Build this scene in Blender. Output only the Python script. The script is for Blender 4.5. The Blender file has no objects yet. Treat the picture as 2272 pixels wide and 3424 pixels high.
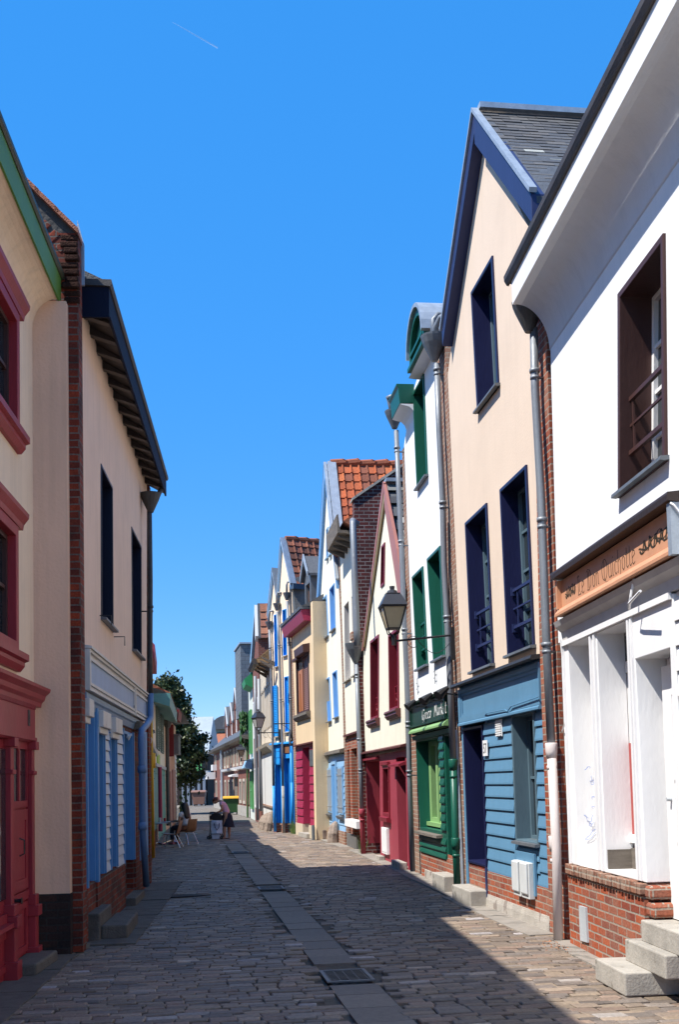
import bpy, bmesh, math, random
from mathutils import Vector, Matrix
from mathutils.geometry import tessellate_polygon
random.seed(7)
S = bpy.context.scene
COL = S.collection
# ---------------------------------------------------------------- camera geometry
IW, IH, FPX, TH, SH, RO, CH = 2272., 3424., 3623., math.atan(.066), .1932, -.0235, 1.65
CR = Matrix.Rotation(math.pi/2+TH, 3, 'X') @ Matrix.Rotation(RO, 3, 'Z')
def ray(px, py): return CR @ Vector(((px-IW/2)/FPX, ((IH/2-py)+SH*IH)/FPX, -1))
def ground(px, py):
    d = ray(px, py); t = -CH/d.z; return (d.x*t, d.y*t)
ZR = {'a':(0,400,2.613),'b':(0,1300,2.613),'c':(0,2200,2.148),'d':(480,2000,2.625),'e':(800,1500,3.136),'f':(800,2150,3.136),
 'g':(1200,1800,3.635),'h':(1200,2350,3.635),'i':(1250,1000,2.954),'j':(1450,300,2.363),'k':(1480,1500,2.955),'l':(1480,2200,2.626),
 'm':(1750,1600,2.954),'n':(1750,2300,2.1015),'o':(1700,0,2.626),'p':(1700,750,2.363),'q':(400,2600,1.568),'r':(500,2550,4.48),
 's':(480,2200,4.612),'t':(680,2200,4.297),'B':(0,2150,3.94),'C':(0,2700,3.94),'D':(260,2150,4.727),'E':(260,2600,4.297)}
def zp(k, p): x, y, s = ZR[k]; return (x+p[0]/s, y+p[1]/s)
class Fac:
    """A facade plane; local axes: u along it (left to right seen from the street), n out of it, z up."""
    def __init__(s, a, b):
        L = math.hypot(b[0]-a[0], b[1]-a[1]); s.a = a; s.L = L
        s.u = ((b[0]-a[0])/L, (b[1]-a[1])/L); s.n = (s.u[1], -s.u[0]); s.rot = math.atan2(s.u[1], s.u[0])
    def at(s, px, py, n=0):
        d = ray(px, py); ox, oy = s.a[0]+s.n[0]*n, s.a[1]+s.n[1]*n
        t = (ox*s.n[0]+oy*s.n[1])/(d.x*s.n[0]+d.y*s.n[1])
        return ((d.x*t-ox)*s.u[0]+(d.y*t-oy)*s.u[1], CH+d.z*t)
    def q(s, k, *pts, n=0): return [s.at(*zp(k, p), n) for p in pts]
    def nsolve(s, px, py, u):
        lo, hi = -3., 4.
        f = lambda n: s.at(px, py, n)[0]-u
        a = f(lo)
        for _ in range(50):
            m = (lo+hi)/2
            if (f(m) > 0) == (a > 0): lo = m
            else: hi = m
        return lo
    def w(s, u, n, z=0): return Vector((s.a[0]+s.u[0]*u+s.n[0]*n, s.a[1]+s.u[1]*u+s.n[1]*n, z))
# ---------------------------------------------------------------- materials
def lin(c): return c/12.92 if c <= .04045 else ((c+.055)/1.055)**2.4
def rgb(r, g, b): return (lin(r/255), lin(g/255), lin(b/255), 1)
MC = {}
def nodes(name):
    m = bpy.data.materials.new(name); m.use_nodes = True; nt = m.node_tree
    return m, nt, nt.nodes['Principled BSDF'], nt.nodes.new, nt.links.new
def plain(name, c, rough=.5, metal=0, var=.1, scale=6, bump=.15, bscale=60, spec=.5, stretch=(1,1,1), spots=None, streak=0):
    if name in MC: return MC[name]
    m, nt, b, N, L = nodes(name)
    tc = N('ShaderNodeTexCoord'); mp = N('ShaderNodeMapping'); mp.inputs['Scale'].default_value = stretch
    L(tc.outputs['Object'], mp.inputs['Vector'])
    n1 = N('ShaderNodeTexNoise'); n1.inputs['Scale'].default_value = scale; n1.inputs['Detail'].default_value = 6; n1.inputs['Roughness'].default_value = .65
    L(mp.outputs['Vector'], n1.inputs['Vector'])
    r = N('ShaderNodeValToRGB'); e = r.color_ramp.elements
    e[0].position = .3; e[1].position = .7
    e[0].color = tuple(x*(1-var) for x in c[:3])+(1,); e[1].color = tuple(min(1, x*(1+var*.6)) for x in c[:3])+(1,)
    L(n1.outputs['Fac'], r.inputs['Fac']); out = r.outputs['Color']
    if streak:
        mp2 = N('ShaderNodeMapping'); mp2.inputs['Scale'].default_value = (9, 9, .55); L(tc.outputs['Object'], mp2.inputs['Vector'])
        n3 = N('ShaderNodeTexNoise'); n3.inputs['Scale'].default_value = 1.; n3.inputs['Detail'].default_value = 5; L(mp2.outputs['Vector'], n3.inputs['Vector'])
        r3 = N('ShaderNodeValToRGB'); r3.color_ramp.elements[0].position = .5; r3.color_ramp.elements[1].position = .78
        r3.color_ramp.elements[0].color = (0,0,0,1); r3.color_ramp.elements[1].color = (streak,)*3+(1,); L(n3.outputs['Fac'], r3.inputs['Fac'])
        mx = N('ShaderNodeMixRGB'); mx.inputs[2].default_value = tuple(x*.62 for x in c[:3])+(1,)
        L(r3.outputs['Color'], mx.inputs[0]); L(out, mx.inputs[1]); out = mx.outputs[0]
    if spots:
        n2 = N('ShaderNodeTexNoise'); n2.inputs['Scale'].default_value = spots[1]; n2.inputs['Detail'].default_value = 4; L(mp.outputs['Vector'], n2.inputs['Vector'])
        r2 = N('ShaderNodeValToRGB'); r2.color_ramp.elements[0].position = spots[2]; r2.color_ramp.elements[1].position = spots[2]+.06
        r2.color_ramp.elements[0].color = (0,0,0,1); r2.color_ramp.elements[1].color = (1,1,1,1); L(n2.outputs['Fac'], r2.inputs['Fac'])
        mx = N('ShaderNodeMixRGB'); mx.inputs[2].default_value = spots[0]; L(r2.outputs['Color'], mx.inputs[0]); L(out, mx.inputs[1]); out = mx.outputs[0]
    L(out, b.inputs['Base Color'])
    b.inputs['Roughness'].default_value = rough; b.inputs['Metallic'].default_value = metal
    b.inputs['Specular IOR Level'].default_value = spec
    if bump:
        nb = N('ShaderNodeTexNoise'); nb.inputs['Scale'].default_value = bscale; nb.inputs['Detail'].default_value = 4; L(mp.outputs['Vector'], nb.inputs['Vector'])
        bp = N('ShaderNodeBump'); bp.inputs['Strength'].default_value = bump; bp.inputs['Distance'].default_value = .02
        L(nb.outputs['Fac'], bp.inputs['Height']); L(bp.outputs['Normal'], b.inputs['Normal'])
    MC[name] = m; return m
def plaster(name, c, **k):
    k = dict(dict(rough=.9, var=.07, scale=1.3, bump=.25, bscale=35, spec=.15, streak=.35), **k); return plain('plaster '+name, c, **k)
def paint(name, c, **k):
    k = dict(dict(rough=.5, var=.1, scale=5, bump=.12, bscale=30, stretch=(1,1,.35), spec=.35), **k); return plain('paint '+name, c, **k)
def brick(name, c1, c2, c3, mortar, bw=.22, rh=.075, ms=.009, off=.5, bump=.6, grime=.5, rough=.85):
    if name in MC: return MC[name]
    m, nt, b, N, L = nodes(name)
    uv = N('ShaderNodeUVMap'); uv.uv_map = 'UVMap'
    nz = N('ShaderNodeTexNoise'); nz.inputs['Scale'].default_value = 9; L(uv.outputs[0], nz.inputs['Vector'])
    ma = N('ShaderNodeVectorMath'); ma.operation = 'MULTIPLY_ADD'; ma.inputs[1].default_value = (.012,.012,0); L(nz.outputs['Color'], ma.inputs[0]); L(uv.outputs[0], ma.inputs[2])
    def bt(a, c):
        t = N('ShaderNodeTexBrick'); t.inputs['Scale'].default_value = 1; t.offset = off; t.squash = 1
        t.inputs['Brick Width'].default_value = bw; t.inputs['Row Height'].default_value = rh; t.inputs['Mortar Size'].default_value = ms
        t.inputs['Mortar Smooth'].default_value = .25; t.inputs['Bias'].default_value = 0
        t.inputs['Color1'].default_value = a; t.inputs['Color2'].default_value = c; t.inputs['Mortar'].default_value = mortar
        L(ma.outputs[0], t.inputs['Vector']); return t
    t1 = bt(c1, c2); t2 = bt((0,0,0,1), (1,1,1,1)); t2.inputs['Mortar'].default_value = (.5,.5,.5,1)
    nn = N('ShaderNodeTexNoise'); nn.inputs['Scale'].default_value = 2.2; nn.inputs['Detail'].default_value = 5; L(uv.outputs[0], nn.inputs['Vector'])
    rr = N('ShaderNodeValToRGB'); rr.color_ramp.elements[0].position = .42; rr.color_ramp.elements[1].position = .68; L(nn.outputs['Fac'], rr.inputs['Fac'])
    mk = N('ShaderNodeMath'); mk.operation = 'MULTIPLY'; mk.inputs[1].default_value = grime; L(rr.outputs['Color'], mk.inputs[0])
    mx = N('ShaderNodeMixRGB'); mx.inputs[2].default_value = c3; L(mk.outputs[0], mx.inputs[0]); L(t1.outputs['Color'], mx.inputs[1])
    nf = N('ShaderNodeTexNoise'); nf.inputs['Scale'].default_value = 45; nf.inputs['Detail'].default_value = 4; L(uv.outputs[0], nf.inputs['Vector'])
    mv = N('ShaderNodeMixRGB'); mv.blend_type = 'MULTIPLY'; mv.inputs[0].default_value = .6
    rf = N('ShaderNodeValToRGB'); rf.color_ramp.elements[0].position = .3; rf.color_ramp.elements[0].color = (.45,.45,.45,1); rf.color_ramp.elements[1].position = .65; L(nf.outputs['Fac'], rf.inputs['Fac'])
    L(mx.outputs[0], mv.inputs[1]); L(rf.outputs['Color'], mv.inputs[2]); L(mv.outputs[0], b.inputs['Base Color'])
    b.inputs['Roughness'].default_value = rough; b.inputs['Specular IOR Level'].default_value = .2
    iv = N('ShaderNodeMath'); iv.operation = 'MULTIPLY_ADD'; iv.inputs[1].default_value = -1.; L(t1.outputs['Fac'], iv.inputs[0])
    hf = N('ShaderNodeMath'); hf.operation = 'MULTIPLY'; hf.inputs[1].default_value = .35; L(nf.outputs['Fac'], hf.inputs[0]); L(hf.outputs[0], iv.inputs[2])
    bp = N('ShaderNodeBump'); bp.inputs['Strength'].default_value = bump; bp.inputs['Distance'].default_value = .012
    L(iv.outputs[0], bp.inputs['Height']); L(bp.outputs['Normal'], b.inputs['Normal'])
    MC[name] = m; return m
def perface(name, rough=.8, bump=.4, bscale=40, spec=.3, dark=.6):
    """base colour from the 'Col' attribute (each stone or tile its own colour) with fine noise"""
    if name in MC: return MC[name]
    m, nt, b, N, L = nodes(name)
    at = N('ShaderNodeAttribute'); at.attribute_name = 'Col'
    tc = N('ShaderNodeTexCoord'); nf = N('ShaderNodeTexNoise'); nf.inputs['Scale'].default_value = bscale; nf.inputs['Detail'].default_value = 6; nf.inputs['Roughness'].default_value = .7; L(tc.outputs['Object'], nf.inputs['Vector'])
    r = N('ShaderNodeValToRGB'); r.color_ramp.elements[0].position = .3; r.color_ramp.elements[0].color = (dark,dark,dark,1); r.color_ramp.elements[1].position = .68; L(nf.outputs['Fac'], r.inputs['Fac'])
    mx = N('ShaderNodeMixRGB'); mx.blend_type = 'MULTIPLY'; mx.inputs[0].default_value = 1; L(at.outputs['Color'], mx.inputs[1]); L(r.outputs['Color'], mx.inputs[2])
    L(mx.outputs[0], b.inputs['Base Color']); b.inputs['Roughness'].default_value = rough; b.inputs['Specular IOR Level'].default_value = spec
    bp = N('ShaderNodeBump'); bp.inputs['Strength'].default_value = bump; bp.inputs['Distance'].default_value = .01; L(nf.outputs['Fac'], bp.inputs['Height']); L(bp.outputs['Normal'], b.inputs['Normal'])
    MC[name] = m; return m
# ---------------------------------------------------------------- mesh building
class MB:
    def __init__(s): s.v = []; s.f = []; s.c = []; s.col = None; s.st = []
    def add(s, vs, fs):
        o = len(s.v); s.st.append((o, len(s.f))); s.v += [(u, -n, z) for u, n, z in vs]; s.f += [[i+o for i in f] for f in fs]
        s.c += [s.col]*len(fs)
    def prism(s, poly, n0, n1, holes=()):
        """polygon in (u,z), from depth n0 (inside) to n1 (street side)"""
        loops = [list(poly)]+[list(h) for h in holes]; flat = [p for l in loops for p in l]; N = len(flat)
        tr = tessellate_polygon([[Vector((p[0], p[1], 0)) for p in l] for l in loops]) if (holes or N > 4) else [tuple(range(N))]
        vs = [(p[0], n1, p[1]) for p in flat]+[(p[0], n0, p[1]) for p in flat]
        fs = [list(t) for t in tr]+[[i+N for i in t][::-1] for t in tr]
        o = 0
        for l in loops:
            k = len(l)
            for i in range(k): j = (i+1) % k; fs.append([o+i, o+j, o+j+N, o+i+N])
            o += k
        s.add(vs, fs)
    def box(s, u0, u1, n0, n1, z0, z1): s.prism([(u0,z0),(u1,z0),(u1,z1),(u0,z1)], n0, n1)
    def hprism(s, prof, u0, u1):
        """profile in (n,z) run along u"""
        N = len(prof); tr = tessellate_polygon([[Vector((p[0], p[1], 0)) for p in prof]]) if N > 4 else [tuple(range(N))]
        vs = [(u0, p[0], p[1]) for p in prof]+[(u1, p[0], p[1]) for p in prof]
        fs = [list(t) for t in tr]+[[i+N for i in t][::-1] for t in tr]+[[i, (i+1) % N, (i+1) % N+N, i+N] for i in range(N)]
        s.add(vs, fs)
    def vprism(s, poly, z0, z1):
        """polygon in (u,n), vertical"""
        N = len(poly); tr = tessellate_polygon([[Vector((p[0], p[1], 0)) for p in poly]]) if N > 4 else [tuple(range(N))]
        vs = [(p[0], p[1], z0) for p in poly]+[(p[0], p[1], z1) for p in poly]
        fs = [list(t) for t in tr]+[[i+N for i in t][::-1] for t in tr]+[[i, (i+1) % N, (i+1) % N+N, i+N] for i in range(N)]
        s.add(vs, fs)
    def tube(s, pts, r, seg=10, cap=True):
        pts = [Vector(p) for p in pts]; rs = r if isinstance(r, (list, tuple)) else [r]*len(pts)
        vs = []; up = Vector((.123, .95, .3))
        for i, p in enumerate(pts):
            d = (pts[min(i+1, len(pts)-1)]-pts[max(i-1, 0)]).normalized()
            if abs(d.dot(up.normalized())) > .95: up = Vector((.9, .1, .4))
            a = d.cross(up).normalized(); b = d.cross(a)
            for k in range(seg):
                t = 2*math.pi*k/seg; q = p+(a*math.cos(t)+b*math.sin(t))*rs[i]; vs.append(tuple(q))
        fs = []
        for i in range(len(pts)-1):
            for k in range(seg): j = (k+1) % seg; fs.append([i*seg+k, i*seg+j, (i+1)*seg+j, (i+1)*seg+k])
        if cap: fs += [list(range(seg))[::-1], [(len(pts)-1)*seg+k for k in range(seg)]]
        s.add(vs, fs)
    def ring(s, o, i, n0, n1): s.prism(o, n0, n1, [i])
def build(name, mb, mat, parent=None, smooth=False, bevel=0):
    me = bpy.data.meshes.new(name); me.from_pydata(mb.v, [], mb.f)
    bm = bmesh.new(); bm.from_mesh(me); bmesh.ops.recalc_face_normals(bm, faces=bm.faces)
    uv = bm.loops.layers.uv.new('UVMap'); cl = None
    if any(mb.c):
        cl = bm.loops.layers.float_color.new('Col')
    bm.faces.ensure_lookup_table()
    for k, f in enumerate(bm.faces):
        n = f.normal; a = (abs(n.x), abs(n.y), abs(n.z)); i = a.index(max(a))
        for l in f.loops:
            c = l.vert.co; l[uv].uv = (c.y, c.z) if i == 0 else (c.x, c.z) if i == 1 else (c.x, c.y)
            if cl is not None and mb.c[k]: l[cl] = mb.c[k]
        f.smooth = smooth
    bm.to_mesh(me); bm.free(); me.materials.append(mat)
    o = bpy.data.objects.new(name, me); COL.objects.link(o)
    if parent: o.parent = parent
    if bevel:
        b = o.modifiers.new('Bevel', 'BEVEL'); b.width = bevel; b.segments = 2; b.limit_method = 'ANGLE'
    return o
def empty(name, loc, rz=0, label=None, cat=None, group=None):
    o = bpy.data.objects.new(name, None); COL.objects.link(o); o.location = loc; o.rotation_euler = (0, 0, rz); o.empty_display_size = .3
    return tag(o, label, cat, group)
def tag(o, label=None, cat=None, group=None, kind=None):
    if label: o['label'] = label
    if cat: o['category'] = cat
    if group: o['group'] = group
    if kind: o['kind'] = kind
    return o
def house(F, name, label, cat='house'): return empty(name, (F.a[0], F.a[1], 0), F.rot, label, cat)
def inset(q, w, wb=None):
    wb = w if wb is None else wb
    (a, b, c, d) = q; return [(a[0]+w, a[1]-w), (b[0]-w, b[1]-w), (c[0]-w, c[1]+wb), (d[0]+w, d[1]+wb)]
def mid(p, q, t): return (p[0]+(q[0]-p[0])*t, p[1]+(q[1]-p[1])*t)
def rectq(u0, u1, z0, z1): return [(u0, z1), (u1, z1), (u1, z0), (u0, z0)]
def flat_z(q):
    """level the head and the sill of a measured opening"""
    zt = (q[0][1]+q[1][1])/2; zb = (q[2][1]+q[3][1])/2
    return [(q[0][0], zt), (q[1][0], zt), (q[2][0], zb), (q[3][0], zb)]
def window(H, q, m_sur, m_sash, d=.28, w=.06, proud=.025, sash=True, cols=2, rows=3, sill=None, rail=None, head=None, name='window', m_pane=None, sw=.045):
    """q = outside of the painted surround, TL TR BR BL; returns the hole to cut in the wall"""
    inn = inset(q, w); m = MB(); m.ring(q, inn, -d, proud)
    W = build(name, m, m_sur, H, bevel=.006)
    m = MB(); m.prism(inset(inn, -.004), -d-.02, -d+.012); build('pane', m, m_pane or GLASS, W)
    if sash:
        m = MB(); o = inset(inn, -.003); m.ring(o, inset(inn, sw), -d+.005, -d+.05)
        i2 = inset(inn, sw)
        for k in range(1, cols):
            a, b = mid(i2[0], i2[1], k/cols), mid(i2[3], i2[2], k/cols); h = sw*.6
            m.prism([(a[0]-h, a[1]), (a[0]+h, a[1]), (b[0]+h, b[1]), (b[0]-h, b[1])], -d+.01, -d+.045)
        for k in range(1, rows):
            a, b = mid(i2[0], i2[3], k/rows), mid(i2[1], i2[2], k/rows); h = .016
            m.prism([(a[0], a[1]+h), (b[0], b[1]+h), (b[0], b[1]-h), (a[0], a[1]-h)], -d+.012, -d+.038)
        build('sash', m, m_sash, W)
    if sill:
        m = MB(); u0, u1, z = q[3][0], q[2][0], (q[2][1]+q[3][1])/2
        m.hprism([(-d*.9, z+w+.006), (.07, z+w-.02), (.075, z+w-.05), (.03, z+w-.055), (.03, z+w-.05), (-d*.9, z+w-.05)], u0-.02, u1+.03)
        build('sill', m, sill, W)
    if rail:
        m = MB(); u0, u1 = q[3][0]+w*.5, q[2][0]-w*.5; z = q[2][1]
        for zz in (.34, .78): m.box(u0, u1, -.09, -.055, z+zz, z+zz+.035)
        m.box(u0, u1, -.085, -.065, z+.57, z+.59)
        for k in range(2):
            u = u0+.16+(u1-u0-.32)*k; m.box(u-.009, u+.009, -.082, -.066, z+.36, z+.80)
        for u in (u0-.0, u1-.03):
            for zz in (.3, .74): m.box(u, u+.03, -.11, -.04, z+zz, z+zz+.1)
        build('railing', m, rail, W)
    return inset(q, .012)
def wallpart(H, outline, holes, mat, thick=.3, depth=7, uL=None, uR=None, zt=None, name='wall', sides=True):
    m = MB(); m.prism(outline, -thick, 0, holes)
    if sides:
        uL = min(p[0] for p in outline) if uL is None else uL; uR = max(p[0] for p in outline) if uR is None else uR
        z0 = min(p[1] for p in outline); zt = max(p[1] for p in outline)*.8 if zt is None else zt
        m.box(uL, uL+.2, -depth, -thick-.001, z0, zt); m.box(uR-.2, uR, -depth, -thick-.001, z0, zt); m.box(uL+.201, uR-.201, -depth, -depth+.2, z0, zt)
    return build(name, m, mat, H)
def boards(m, u0, u1, z0, z1, n=0., h=.15, t=.022, lean=0):
    k = max(1, round((z1-z0)/h)); h = (z1-z0)/k
    for i in range(k):
        a, b = z0+i*h, z0+(i+1)*h; g = random.uniform(-.002, .002)
        m.hprism([(n-.01, a), (n+t+g, a), (n+t+g, a+.02), (n+.004, b-.012), (n-.01, b-.012)], u0, u1)
def downpipe(H, pts, r, mat, collars=(), hopper=None, name='downpipe', lower=None):
    m = MB(); m.tube(pts, r, 12)
    for z, in [(c,) for c in collars]:
        # interpolate along the pipe
        for a, b in zip(pts, pts[1:]):
            if min(a[2], b[2]) <= z <= max(a[2], b[2]) and abs(a[2]-b[2]) > .05:
                t = (z-a[2])/(b[2]-a[2]); u, n = a[0]+(b[0]-a[0])*t, a[1]+(b[1]-a[1])*t
                m.tube([(u, n, z-.02), (u, n, z+.02)], r*1.28, 12); m.tube([(u, n, z-.09), (u, n, z-.06)], r*1.18, 12)
                m.box(u-.012, u+.012, .0, n, z-.085, z-.065)
    P = build(name, m, mat, H, smooth=False)
    for f in P.data.polygons: f.use_smooth = len(f.vertices) == 4
    if hopper:
        u, n, z = hopper[:3]; R = hopper[3] if len(hopper) > 3 else r*2.4; m = MB()
        m.tube([(u, n, z-R*1.9), (u, n, z-R*.6), (u, n, z-.03), (u, n, z)], [r*1.05, R*.85, R, R*1.03], 14); build('hopper_head', m, mat if len(hopper) < 5 else hopper[4], P, smooth=False)
    if lower:
        m = MB(); pl, ml, cs = lower; m.tube(pl, r*1.12, 12)
        for z in cs:
            t = (z-pl[0][2])/(pl[-1][2]-pl[0][2]); u, n = pl[0][0]+(pl[-1][0]-pl[0][0])*t, pl[0][1]+(pl[-1][1]-pl[0][1])*t
            m.tube([(u, n, z-.09), (u, n, z-.02), (u, n, z+.06), (u, n, z+.07)], [r*1.2, r*1.42, r*1.5, r*1.35], 12); m.tube([(u, n, z-.2), (u, n, z-.16)], r*1.25, 12)
        o = build('pipe_shoe', m, ml, P)
        for f in o.data.polygons: f.use_smooth = len(f.vertices) == 4
    return P
def gable_roof(H, L, A, R, n0, depth, mat, th=.09, name='roof', zc=.0):
    """L, A, R = (u,z) of left eave, ridge, right eave"""
    m = MB()
    m.prism([(L[0], L[1]), (A[0], A[1]), (A[0], A[1]+th*1.4), (L[0], L[1]+th)], -depth, n0); m.prism([(A[0]+.002, A[1]), (R[0], R[1]), (R[0], R[1]+th), (A[0]+.002, A[1]+th*1.4)], -depth, n0)
    return build(name, m, mat, H)
def tiles(m, top, bot, n_front, depth, tw, th, cols, thick=.02, roll=.0, jit=.004, var=.12, lichen=None, stagger=False):
    """individual roof tiles on the slope top -> bot (points in (u,z)), columns run along -n"""
    L = math.hypot(bot[0]-top[0], bot[1]-top[1]); rows = int(L/th)+1; du, dz = (bot[0]-top[0])/L, (bot[1]-top[1])/L
    nu, nz = -dz, du
    if nz < 0: nu, nz = -nu, -nz
    nc = int(depth/tw)
    for i in range(rows):
        for j in range(nc):
            s0 = i*th; s1 = min(L, s0+th*1.12); y = n_front-(j+(.5 if stagger and i % 2 else 0))*tw
            c = random.choice(cols); k = 1+random.uniform(-var, var)
            if lichen and random.random() < lichen[1]: c = lichen[0]
            m.col = (c[0]*k, c[1]*k, c[2]*k, 1); e = random.uniform(-jit, jit); e2 = random.uniform(-jit, jit)
            prof = [(0, .0), (.72, .0), (.8, roll), (.93, roll), (1., 0)] if roll else [(0.01, 0), (.99, 0)]
            top_l = thick*.2; bot_l = thick*1.1
            vs = []
            for (s, lift) in ((s0, top_l+e), (s1, bot_l+e2)):
                for (x, h) in prof:
                    o = lift+h; vs.append((top[0]+du*s+nu*o, y-x*tw, top[1]+dz*s+nz*o))
            K = len(prof)
            for (x, h) in prof: vs.append((top[0]+du*s1-nu*.0, y-x*tw, top[1]+dz*s1))
            fs = [[a, a+1, K+a+1, K+a] for a in range(K-1)]+[[K+a, K+a+1, 2*K+a+1, 2*K+a] for a in range(K-1)]
            m.add(vs, fs)
    m.col = None
def build_each(name, mb, mat, parent, **k):
    """every solid of the builder becomes a part of its own"""
    st = mb.st+[(len(mb.v), len(mb.f))]
    for (a, fa), (b, fb) in zip(st, st[1:]):
        m = MB(); m.v = mb.v[a:b]; m.f = [[i-a for i in f] for f in mb.f[fa:fb]]; m.c = [None]*len(m.f); o = build(name, m, mat, parent, **k)
    return o
def sidings(H, mat, segs, name='siding', **k):
    for s in segs:
        m = MB(); boards(m, *s, **k); o = build(name, m, mat, H)
    return o
# pen-stroke lettering -------------------------------------------------------
def arc(cx, cy, rx, ry, a0, a1, n=10):
    return [(cx+rx*math.cos(math.radians(a0+(a1-a0)*i/n)), cy+ry*math.sin(math.radians(a0+(a1-a0)*i/n))) for i in range(n+1)]
def stroke_mesh(m, strokes, n0, n1, nib=(.05, .04), fn=lambda p: p):
    for st in strokes:
        for a, b in zip(st, st[1:]):
            (x0, y0), (x1, y1) = a, b; hx, hy = nib[0]/2, nib[1]/2
            pts = [(x0-hx, y0-hy), (x0+hx, y0+hy), (x1-hx, y1-hy), (x1+hx, y1+hy), (x0-hx*.4, y0+hy*.4), (x0+hx*.4, y0-hy*.4), (x1-hx*.4, y1+hy*.4), (x1+hx*.4, y1-hy*.4)]
            pts = sorted(set(pts)); 
            def half(ps):
                h = []
                for p in ps:
                    while len(h) > 1 and (h[-1][0]-h[-2][0])*(p[1]-h[-2][1])-(h[-1][1]-h[-2][1])*(p[0]-h[-2][0]) <= 1e-12: h.pop()
                    h.append(p)
                return h[:-1]
            hull = half(pts)+half(pts[::-1])
            if len(hull) > 2: m.prism([fn(p) for p in hull], n0, n1)
GL = { # (advance, strokes) in a box with x-height .62, cap height 1
 'L': (.62, [[(.12,.95),(.16,.1)],[(.1,.06),(.5,.06),(.58,.16)],[(.0,.9),(.2,.98),(.3,.88)],[(.3,.2),(.32,.75)]]),
 'D': (.8, [[(.02,.88),(.2,.98),(.5,.9),(.66,.65),(.62,.2),(.36,.02),(.08,.06)],[(.2,.9),(.2,.1)],[(.36,.85),(.36,.12)]]),
 'Q': (.85, [arc(.4,.5,.34,.46,80,440,14),[(.36,.88),(.36,.12)],[(.4,.1),(.6,-.1),(.8,-.08)]]),
 'e': (.42, [[(.06,.3),(.34,.42),(.3,.58),(.14,.6),(.06,.45),(.08,.12),(.2,.02),(.36,.1)]]),
 'o': (.46, [[(.08,.5),(.08,.14),(.22,.02),(.36,.14),(.36,.48),(.22,.62),(.08,.5)]]),
 'n': (.5, [[(.08,.6),(.1,.02)],[(.1,.5),(.26,.62),(.36,.5),(.36,.06),(.44,.04)]]),
 'u': (.5, [[(.06,.6),(.08,.12),(.2,.02),(.36,.12)],[(.36,.6),(.38,.04),(.46,.06)]]),
 'i': (.26, [[(.08,.6),(.1,.06),(.18,.04)],[(.08,.8),(.13,.84)]]),
 'c': (.38, [[(.32,.52),(.22,.62),(.08,.48),(.08,.14),(.2,.02),(.34,.1)]]),
 'h': (.5, [[(.08,.98),(.1,.02)],[(.1,.48),(.26,.62),(.38,.48),(.36,.0),(.28,-.18)]]),
 't': (.34, [[(.12,.85),(.12,.1),(.24,.02),(.32,.1)],[(.0,.6),(.28,.6)]]),
 'G': (.62, [[(.52,.8),(.36,.98),(.14,.8),(.08,.4),(.2,.04),(.42,.06),(.5,.4),(.3,.44)],[(.5,.4),(.46,-.1),(.3,-.2)]]),
 'r': (.36, [[(.06,.5),(.14,.6),(.12,.04)],[(.14,.46),(.26,.6),(.34,.52)]]),
 'M': (.72, [[(.04,.02),(.14,.95),(.32,.3),(.52,.98),(.58,.04)]]),
 'a': (.46, [[(.36,.56),(.2,.6),(.06,.3),(.14,.04),(.3,.14),(.38,.58),(.36,.06),(.46,.08)]]),
 'k': (.46, [[(.1,1.),(.08,.02)],[(.36,.6),(.12,.34),(.38,.02)]]),
 'C': (.6, [[(.5,.76),(.38,.96),(.16,.82),(.06,.4),(.2,.04),(.42,.1),(.52,.3)]]),
}
def write(m, text, u0, u1, z, h, n0, n1, nib, slant=0., gap=.3, drop=0.):
    tot = sum(GL[c][0] if c != ' ' else gap for c in text); sx = (u1-u0)/tot; x = 0
    for c in text:
        if c == ' ': x += gap; continue
        adv, st = GL[c]
        fn = lambda p, x=x: (u0+(x+p[0]+slant*p[1])*sx, z+p[1]*h+drop*(x+p[0])/tot)
        stroke_mesh(m, [[(a, b) for a, b in s] for s in st], n0, n1, nib, fn); x += adv
# ---------------------------------------------------------------- palette
GLASS = plain('window glass', (.018,.022,.026,1), rough=.06, var=.2, bump=.02, bscale=2, spec=.6)
WHITE = plaster('white', rgb(226,226,226), var=.05, streak=.2, bump=.15)
WHITEP = paint('white', rgb(226,224,222), var=.05)
PEACH = plaster('peach', (.66,.525,.41,1), var=.06, streak=.15, bump=.12, scale=1.1)
CREAM = plaster('cream', rgb(220,205,176))
PALEC = plaster('pale cream', rgb(224,218,198), streak=.3)
TAN = plaster('tan', rgb(214,188,152))
TAN2 = plaster('rough tan', rgb(214,190,154), bump=.5)
PINK = plaster('pink', rgb(222,186,160))
LCREAM = plaster('butter', rgb(238,212,182))
NAVY = paint('navy', (.010,.012,.05,1), rough=.4)
NAVYD = paint('navy dark', (.006,.007,.022,1), rough=.4)
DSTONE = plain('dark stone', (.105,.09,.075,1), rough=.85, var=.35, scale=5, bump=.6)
NAVYS = paint('slate navy', (.02,.03,.095,1), rough=.5)
BROWN = paint('brown', (.06,.026,.022,1))
GREEN = paint('green', (.008,.085,.055,1), rough=.4)
GREEND = paint('dark green', (.01,.042,.03,1), rough=.4)
LIME = paint('pale green', (.22,.38,.15,1))
RED = paint('oxblood', (.20,.017,.028,1), rough=.42)
REDL = paint('red shopfront', (.30,.026,.035,1), rough=.45, var=.2, scale=3)
CRIM = paint('crimson', (.31,.022,.065,1), rough=.5)
BRED = paint('brick red', (.34,.14,.11,1))
SBLUE = paint('steel blue', (.10,.225,.345,1), var=.08)
GBLUE = paint('grey blue', (.085,.135,.165,1))
SKYB = paint('sky blue', (.15,.34,.62,1))
BRIB = paint('bright blue', (.02,.27,.70,1))
LBLUE = paint('pale blue', (.24,.42,.62,1))
CBLUE = paint('cornflower', (.09,.255,.50,1))
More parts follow.
